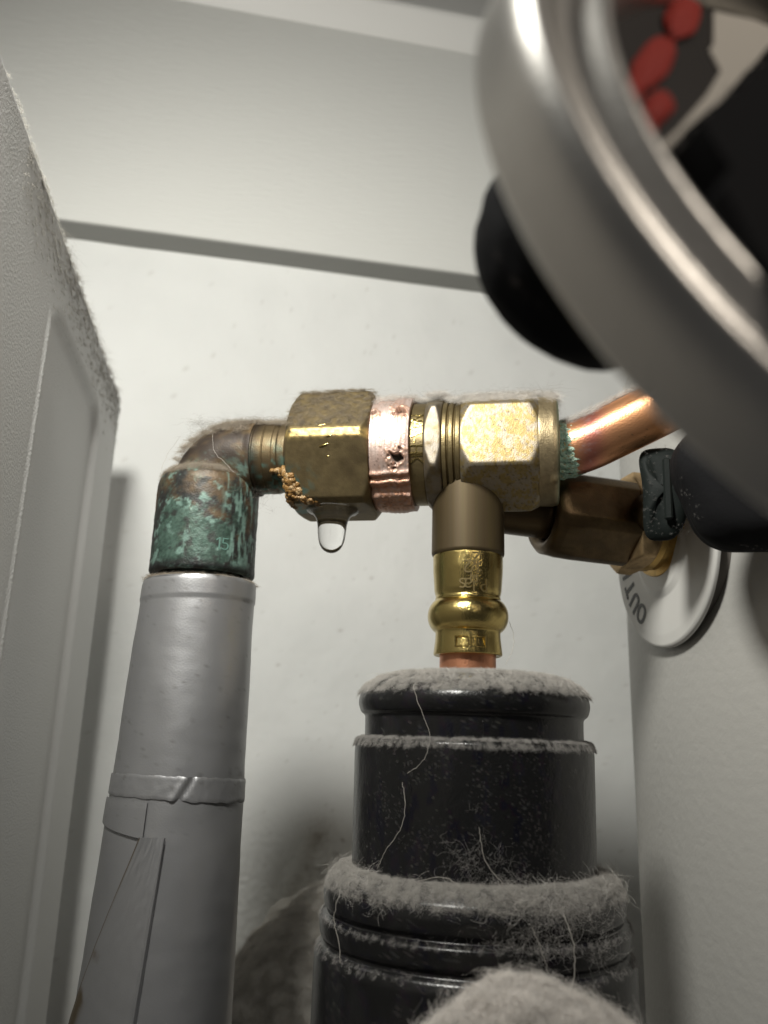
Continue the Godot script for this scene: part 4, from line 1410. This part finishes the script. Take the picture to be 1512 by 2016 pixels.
# ---- dust
func all_dust() -> void:
	var grey := Color(0.68, 0.645, 0.60)
	var tan_ := Color(0.42, 0.36, 0.285)
	# on the run
	var pts := run_pts(520, -86.0, -62.0, 10.9, -75, 62)
	for i in pts.size():
		# the bend curves down at the left
		var t: float = (pts[i][0] - RT).dot(RD)
		if t < -68.0:
			pts[i][0] -= Vector3.UP * (1.0 - sqrt(maxf(0.0, 1.0 - pow(minf(1.0, (-68.0 - t) / 18.5), 2)))) * 17.0
	pts += run_pts(260, -62.0, -49.0, 10.6, -70, 52)
	dust("dust_on_elbow", "brown lint lying on top of the elbow and tailpiece", "dust", pts, "felt", 0, 0.7, 1.3, tan_)
	pts = ring_pts(420, EX, EZ, PackedVector2Array([Vector2(11.0, 75.2), Vector2(12.2, 74.6), Vector2(14.0, 73.0)]), Vector3.UP, 100)
	dust("dust_on_collar", "lint rim on the shoulder of the green collar", "dust", pts, "felt", 1, 0.5, 0.8, tan_)
	pts = ring_pts(330, EX, EZ, PackedVector2Array([Vector2(12.0, 42.6), Vector2(15.9, 42.3)]), Vector3.UP, 110)
	dust("dust_on_pipe_end", "lint lying on the cut end of the grey pipe jacket", "dust", pts, "felt", 2, 0.4, 0.7, tan_)
	var hx := func(a: float, _t: float) -> float: return hexr(a, 19.6, 87.5)
	pts = run_pts(1500, -49.0, -26.2, hx, -60, 80, false)
	dust("dust_on_union_nut", "brown felt of dust on the top face of the large hex nut", "dust", pts, "felt", 3, 0.35, 0.75, Color(0.30, 0.25, 0.18))
	var rr := func(_a: float, t: float) -> float: return 16.4 if t < -15.0 else 15.6 if t < -11.0 else 17.0 if t < -6.4 else 15.6
	pts = run_pts(650, -26.0, -1.4, rr, -70, 52, true)
	dust("dust_on_strap_and_tee", "pale grey lint over the copper strap and the tee's rings", "dust", pts, "felt", 0, 0.6, 1.3, grey)
	var h2 := func(a: float, t: float) -> float: return hexr(a, 17.6, 58.5) if t < 19.7 else 15.4
	pts = run_pts(800, -1.2, 25.0, h2, -65, 57, true)
	dust("dust_on_compression_nut", "pale grey lint along the top of the scuffed nut", "dust", pts, "felt", 1, 0.6, 1.3, grey)
	pts = []
	var path := copper_path()
	for i in 1500:
		var k := rng.randi_range(24, path.size() - 3)
		var d := (path[k + 1] - path[k - 1]).normalized()
		var u := (Vector3.UP - d * d.y).normalized()
		var s := d.cross(u)
		if s.z < 0:
			s = -s
		var a := deg_to_rad(lerpf(-75, 42, (rng.randf() + rng.randf()) * 0.5))
		pts.push_back([path[k] + (u * cos(a) + s * sin(a)) * 7.6, u * cos(a) + s * sin(a)])
	dust("dust_on_copper_pipe", "pale lint lying along the top of the copper pipe", "dust", pts, "felt", 2, 0.7, 1.4, grey)
	# long fuzz that stands up all along
	pts = run_pts(110, -86.0, -50.0, 11.2, -40, 45) + run_pts(90, -49.0, -26.0, 17.3, -35, 45) + run_pts(120, -26.0, 25.0, 16.3, -45, 40)
	dust("fuzz_on_fittings", "thin curling hairs standing along the top of the fittings", "lint", pts, "wisp", 0, 0.5, 1.0, Color(0.30, 0.27, 0.23))
	# under the elbow
	pts = []
	for i in 26:
		pts.push_back([RT + RD * rng.randf_range(-66, -55) + RS * rng.randf_range(4, 10) - Vector3.UP * (9.5 + absf(rng.randfn()) * 3.0), Vector3(rng.randfn() * 0.4 + 0.3, -1, 0.2)])
	dust("lint_under_elbow", "dark wisps of lint hanging in the corner under the elbow", "lint", pts, "wisp", 1, 0.5, 0.9, Color(0.16, 0.14, 0.12))
	# on the insulation
	pts = ring_pts(6500, IX, IZ, PackedVector2Array([Vector2(8, 17.6), Vector2(20, 17.4), Vector2(25, 16.2), Vector2(28.6, 14.0), Vector2(30.0, 12.2)]), Vector3.UP)
	dust("dust_on_insulation_top", "thick grey felt of dust on the top cap of the insulation", "dust", pts, "felt", 3, 0.35, 0.75, Color(0.60, 0.57, 0.53))
	pts = ring_pts(70, IX, IZ, PackedVector2Array([Vector2(10, 17.8), Vector2(25, 16.4), Vector2(29.4, 13.0)]), Vector3.UP)
	dust("fuzz_on_insulation_top", "loose curly hairs on the top cap of the insulation", "lint", pts, "fuzz", 0, 0.6, 1.2, grey)
	pts = ring_pts(2200, IX, IZ, PackedVector2Array([Vector2(28.8, 1.2), Vector2(30.3, 0.6), Vector2(31.0, -1.0)]), Vector3.UP)
	dust("dust_on_sleeve_edge", "grey dust line on the upper edge of the black sleeve", "dust", pts, "felt", 0, 0.22, 0.5, Color(0.42, 0.40, 0.375))
	pts = ring_pts(7000, IX, IZ, PackedVector2Array([Vector2(30.5, -29.6), Vector2(33.0, -30.0), Vector2(35.2, -31.6), Vector2(36.6, -34.0)]), Vector3.UP)
	dust("dust_on_shoulder", "thick grey dust on the wide lower shoulder of the insulation", "dust", pts, "felt", 1, 0.3, 0.65, Color(0.50, 0.475, 0.44))
	pts = ring_pts(170, IX, IZ, PackedVector2Array([Vector2(31.0, -29.0), Vector2(35.2, -31.0), Vector2(37.2, -36.0)]), Vector3.UP)
	dust("fuzz_on_shoulder", "matted hairs spilling over the lower shoulder", "lint", pts, "fuzz", 1, 0.6, 1.3, Color(0.56, 0.53, 0.49))
	pts = ring_pts(420, IX, IZ, PackedVector2Array([Vector2(37.6, -40.6), Vector2(38.0, -41.4)]), Vector3.UP) + ring_pts(500, IX, IZ, PackedVector2Array([Vector2(37.6, -47.0), Vector2(38.8, -48.6)]), Vector3.UP)
	dust("dust_in_grooves", "thin lines of dust on the ridges of the lower insulation", "dust", pts, "felt", 2, 0.18, 0.45, Color(0.40, 0.38, 0.36))
	# foreground mound
	var hc := Vector3(27.5, -57.0, -165)
	var mo := thing("lint_heap", "low soft heap of pale grey lint in the bottom foreground", "lint heap", Vector3(27.5, -80, -165))
	var mb := MB.new()
	var hrows := []
	for i in 40:
		var row := PackedVector3Array()
		for j in 97:
			var th := PI * (0.005 + 0.6 * i / 39.0)
			var ph := TAU * (j % 96) / 96
			row.push_back(heap_pt(hc, Vector3(sin(th) * cos(ph), cos(th), sin(th) * sin(ph)), 0.96))
		hrows.push_back(row)
	mb.grid(hrows, true)
	part("heap", mb, M.dome_grey, mo, Vector3(27.5, -80, -165))
	pts = []
	for i in 3800:
		var v := Vector3(rng.randfn(), absf(rng.randfn()) * 1.2 + 0.1, rng.randfn()).normalized()
		pts.push_back([heap_pt(hc, v, 1.0), v])
	dust("dust_on_heap", "fluffy pale lint over the low heap in the bottom foreground", "dust", pts, "felt", 2, 0.6, 1.3, Color(0.84, 0.79, 0.74))
	pts = []
	for i in 420:
		var v := Vector3(rng.randfn(), absf(rng.randfn()) + 0.3, rng.randfn()).normalized()
		pts.push_back([heap_pt(hc, v, 1.0), v])
	dust("fuzz_on_heap", "long hairs curling off the pale lint heap", "lint", pts, "wisp", 2, 0.5, 1.2, Color(0.84, 0.79, 0.74))
	# casing edge
	pts = []
	for i in 900:
		var s := rng.randf_range(0, 190)
		pts.push_back([BC + BD * s - BN * rng.randf_range(0.0, 2.5) + Vector3.UP * 0.2, Vector3.UP + BN * 0.3])
	for i in 1500:
		var s := rng.randf_range(0, 170)
		pts.push_back([BC + BD * s + BN * 0.1 - Vector3.UP * absf(rng.randfn()) * 9.0, BN + Vector3.UP * 0.4])
	dust("dust_on_casing_edge", "grey lint clinging along the top edge of the white casing", "dust", pts, "felt", 3, 0.2, 0.6, Color(0.50, 0.475, 0.43))
	pts = []
	for i in 64:
		var s := 4.0 + rng.randf() * 125.0
		pts.push_back([BC + BD * s + Vector3.UP * 0.6, Vector3.UP + BN * 0.9])
	dust("fuzz_on_casing_edge", "curling hairs that stick out from the casing edge", "lint", pts, "wisp", 3, 0.5, 1.0, Color(0.34, 0.32, 0.28))
	# wall at lower left
	pts = []
	for i in 900:
		var s := rng.randf_range(50, 125)
		var h := rng.randf_range(-120, -38)
		if s < 77.0 + (h + 40.0) * 0.42 or n2.get_noise_2d(s * 2, h * 2) < -0.1:
			continue
		pts.push_back([wall_at(s, h, 1.0), WN + Vector3.UP * 0.3])
	dust("dust_on_wall", "matted dust clinging to the wall behind the insulation, bottom left", "dust", pts, "felt", 0, 0.5, 1.0, Color(0.34, 0.30, 0.25))
	# lumpy mass between the grey pipe and the insulation
	var lc := Vector3(-6, -138, -374)
	var lo := thing("lint_mound", "low mound of dust-caked lint on the wall between grey pipe and black insulation", "lint mound", Vector3(0, -215, -374))
	mb = MB.new()
	var lrows := []
	for i in 70:
		var row := PackedVector3Array()
		for j in 121:
			var th := PI * (0.01 + 0.75 * i / 69.0)
			var ph := TAU * (j % 120) / 120
			var d := Vector3(sin(th) * cos(ph), cos(th), sin(th) * sin(ph))
			row.push_back(lump_pt(lc, d))
		lrows.push_back(row)
	mb.grid(lrows, true, Vector3.ZERO, func(p: Vector3, _n: Vector3) -> Color: return Color(0.66, 0.63, 0.58) * (1.0 + 0.3 * n2.get_noise_3d(p.x, p.y, p.z)))
	part("lump", mb, M.lagging, lo, Vector3(0, -215, -374))
	pts = []
	for i in 7000:
		var d := Vector3(rng.randfn(), rng.randfn() + 0.6, absf(rng.randfn())).normalized()
		pts.push_back([lump_pt(lc, d), d])
	dust("dust_on_lump", "matted brownish dust over the lumpy lagging", "dust", pts, "felt", 2, 0.8, 1.7, Color(0.80, 0.76, 0.70))
	# lint on the black body behind the ring
	pts = []
	var bc := Vector3(48.44, 53.2, -76.37) + Vector3(0.94, 0, -0.35) * -16.6 + Vector3(-0.08, 0.97, -0.22) * 11.0 - Vector3(0.34, 0.23, 0.91) * 20.0
	for i in 16:
		var a := deg_to_rad(rng.randf_range(175, 275))
		var d := Vector3(0.94, 0, -0.35) * cos(a) + Vector3(-0.08, 0.97, -0.22) * sin(a)
		pts.push_back([bc + d * 15.0, d])
	dust("lint_on_valve_body", "dark specks of lint on the rim of the black body", "lint", pts, "fuzz", 2, 0.2, 0.45, Color(0.12, 0.10, 0.09))
	pts = []
	for i in 240:
		pts.push_back([Vector3(rng.randf_range(68, 81), rng.randf_range(54, 79), -212.5 + rng.randf() * 1.2), Vector3(-0.2, 0.3, 0.9)])
	dust("dust_on_lever", "faint lint stuck to the dark valve lever", "lint", pts, "felt", 1, 0.08, 0.22, Color(0.22, 0.21, 0.20))
	pts = []
	var gc := Vector3(48.44, 53.2, -76.37)
	for i in 700:
		var u := rng.randf_range(0.0, 1.0)
		var q := Vector2(-32.0, -7.7).lerp(Vector2(1.8, 32.85), u) + Vector2(0.768, -0.64) * absf(rng.randfn()) * 7.0
		if q.length() > 32.5:
			continue
		pts.push_back([gc + Vector3(0.937, 0, -0.35) * q.x + Vector3(-0.0807, 0.9731, -0.216) * q.y + Vector3(0.3405, 0.2306, 0.9115) * 3.1, Vector3(0.34, 0.23, 0.91)])
	dust("dust_on_gauge_cover", "grey lint flecks on the dark cover inside the steel ring", "lint", pts, "felt", 2, 0.08, 0.3, Color(0.30, 0.29, 0.28))
	pts = []
	for i in 260:
		var d := Vector3(rng.randfn() - 0.3, rng.randfn(), absf(rng.randfn())).normalized()
		pts.push_back([Vector3(87.0, 62.5, -188.0) + Vector3(d.x * 18.0, d.y * 18.0, d.z * 9.5), d])
	dust("dust_on_handle", "faint lint on the rounded black valve handle", "lint", pts, "felt", 3, 0.08, 0.25, Color(0.20, 0.19, 0.18))
	# single strands
	pts = []
	for q in ring_pts(520, IX, IZ, PackedVector2Array([Vector2(30.7, -1.5), Vector2(30.6, -29.0)]), Vector3.UP, 80):
		if rng.randf() < 0.5 - (q[0].x - IX) * 0.022:
			pts.push_back(q)
	dust("specks_on_sleeve", "stray flecks of lint stuck to the black sleeve", "lint", pts, "felt", 1, 0.06, 0.2, Color(0.30, 0.285, 0.265))
	pts = ring_pts(240, IX, IZ, PackedVector2Array([Vector2(31.5, -29.0), Vector2(36.8, -34.0), Vector2(38.0, -43.0)]), Vector3.UP, 32)
	for q in pts:
		q[0] += Vector3(7, 0, -1.2)
		q[1] = q[1] * 0.5 + Vector3(0, 0.1, 0.9)
	for i in 22:
		var a := deg_to_rad(-3.0 + rng.randfn() * 9.0)
		var h := -28.0 + absf(rng.randfn()) * 4.5
		pts.push_back([Vector3(IX, h, IZ) + Vector3(sin(a), 0, cos(a)) * 30.8, Vector3(sin(a), 0.2, cos(a))])
	dust("web_on_shoulder", "tangled web of hairs hanging over the front of the ridged shoulder", "lint", pts, "wisp", 3, 0.5, 1.1, Color(0.52, 0.49, 0.46))
	strand("hair", "long pale hair down the left of the black cap and sleeve", [Vector3(8, 13, -200), Vector3(9.5, 8, -198.2), Vector3(12, 1.5, -197.6), Vector3(10.5, -4, -198.2), Vector3(7.0, -7.0, -200.5)], 0.05)
	strand("hair", "pale hair hanging on the left of the black sleeve", [Vector3(6.0, -9, -201.2), Vector3(6.8, -14, -200.6), Vector3(5.8, -19, -201.2), Vector3(2.5, -24, -203.6), Vector3(1.0, -28, -205)], 0.06)
	strand("hair", "pale hair running down the left of the lowest insulation", [Vector3(-7.5, -34, -208), Vector3(-8.6, -39, -208.0), Vector3(-7.0, -45, -206.2), Vector3(-6.6, -52, -205.4), Vector3(-7.0, -60, -205.6)], 0.06)
	strand("hair", "hair curving down right of the brass bead to the insulation", [Vector3(34.4, 32, -225), Vector3(35.6, 28, -224), Vector3(34.9, 24, -222), Vector3(32.6, 20, -219)], 0.06)
	strand("hair", "thin hair loop left of the elbow bend", [Vector3(-61.5, 86, -236), Vector3(-64.5, 80, -235), Vector3(-65.5, 74, -234), Vector3(-64.4, 68, -233)], 0.05)
	strand("hair", "fine pale hair across the dark side of the elbow", [Vector3(-50.0, 84, -227.6), Vector3(-49.0, 78.5, -226.8), Vector3(-45.5, 75.0, -226.6), Vector3(-43.0, 72.5, -227)], 0.05)
	strand("hair", "web thread rising from the shoulder to the black sleeve", [Vector3(23.0, -17.5, -195.8), Vector3(24.0, -24, -195), Vector3(28.0, -29, -193), Vector3(32, -33, -191.6)], 0.05)
	strand("hair", "web thread across the front of the lower shoulder", [Vector3(10.0, -29, -197), Vector3(16.0, -28, -195), Vector3(20.0, -31, -192.5), Vector3(26, -34, -190)], 0.05)
	strand("hair", "thread dropping over the ridged shoulder at the right", [Vector3(40.0, -34, -191), Vector3(41.5, -38, -190), Vector3(41.8, -43, -189.6), Vector3(40.8, -48, -189)], 0.08)
	strand("hair", "thread slanting over the ridged shoulder in the middle", [Vector3(33.0, -36, -188.6), Vector3(35, -41, -187.6), Vector3(36.5, -47, -187.4)], 0.05)
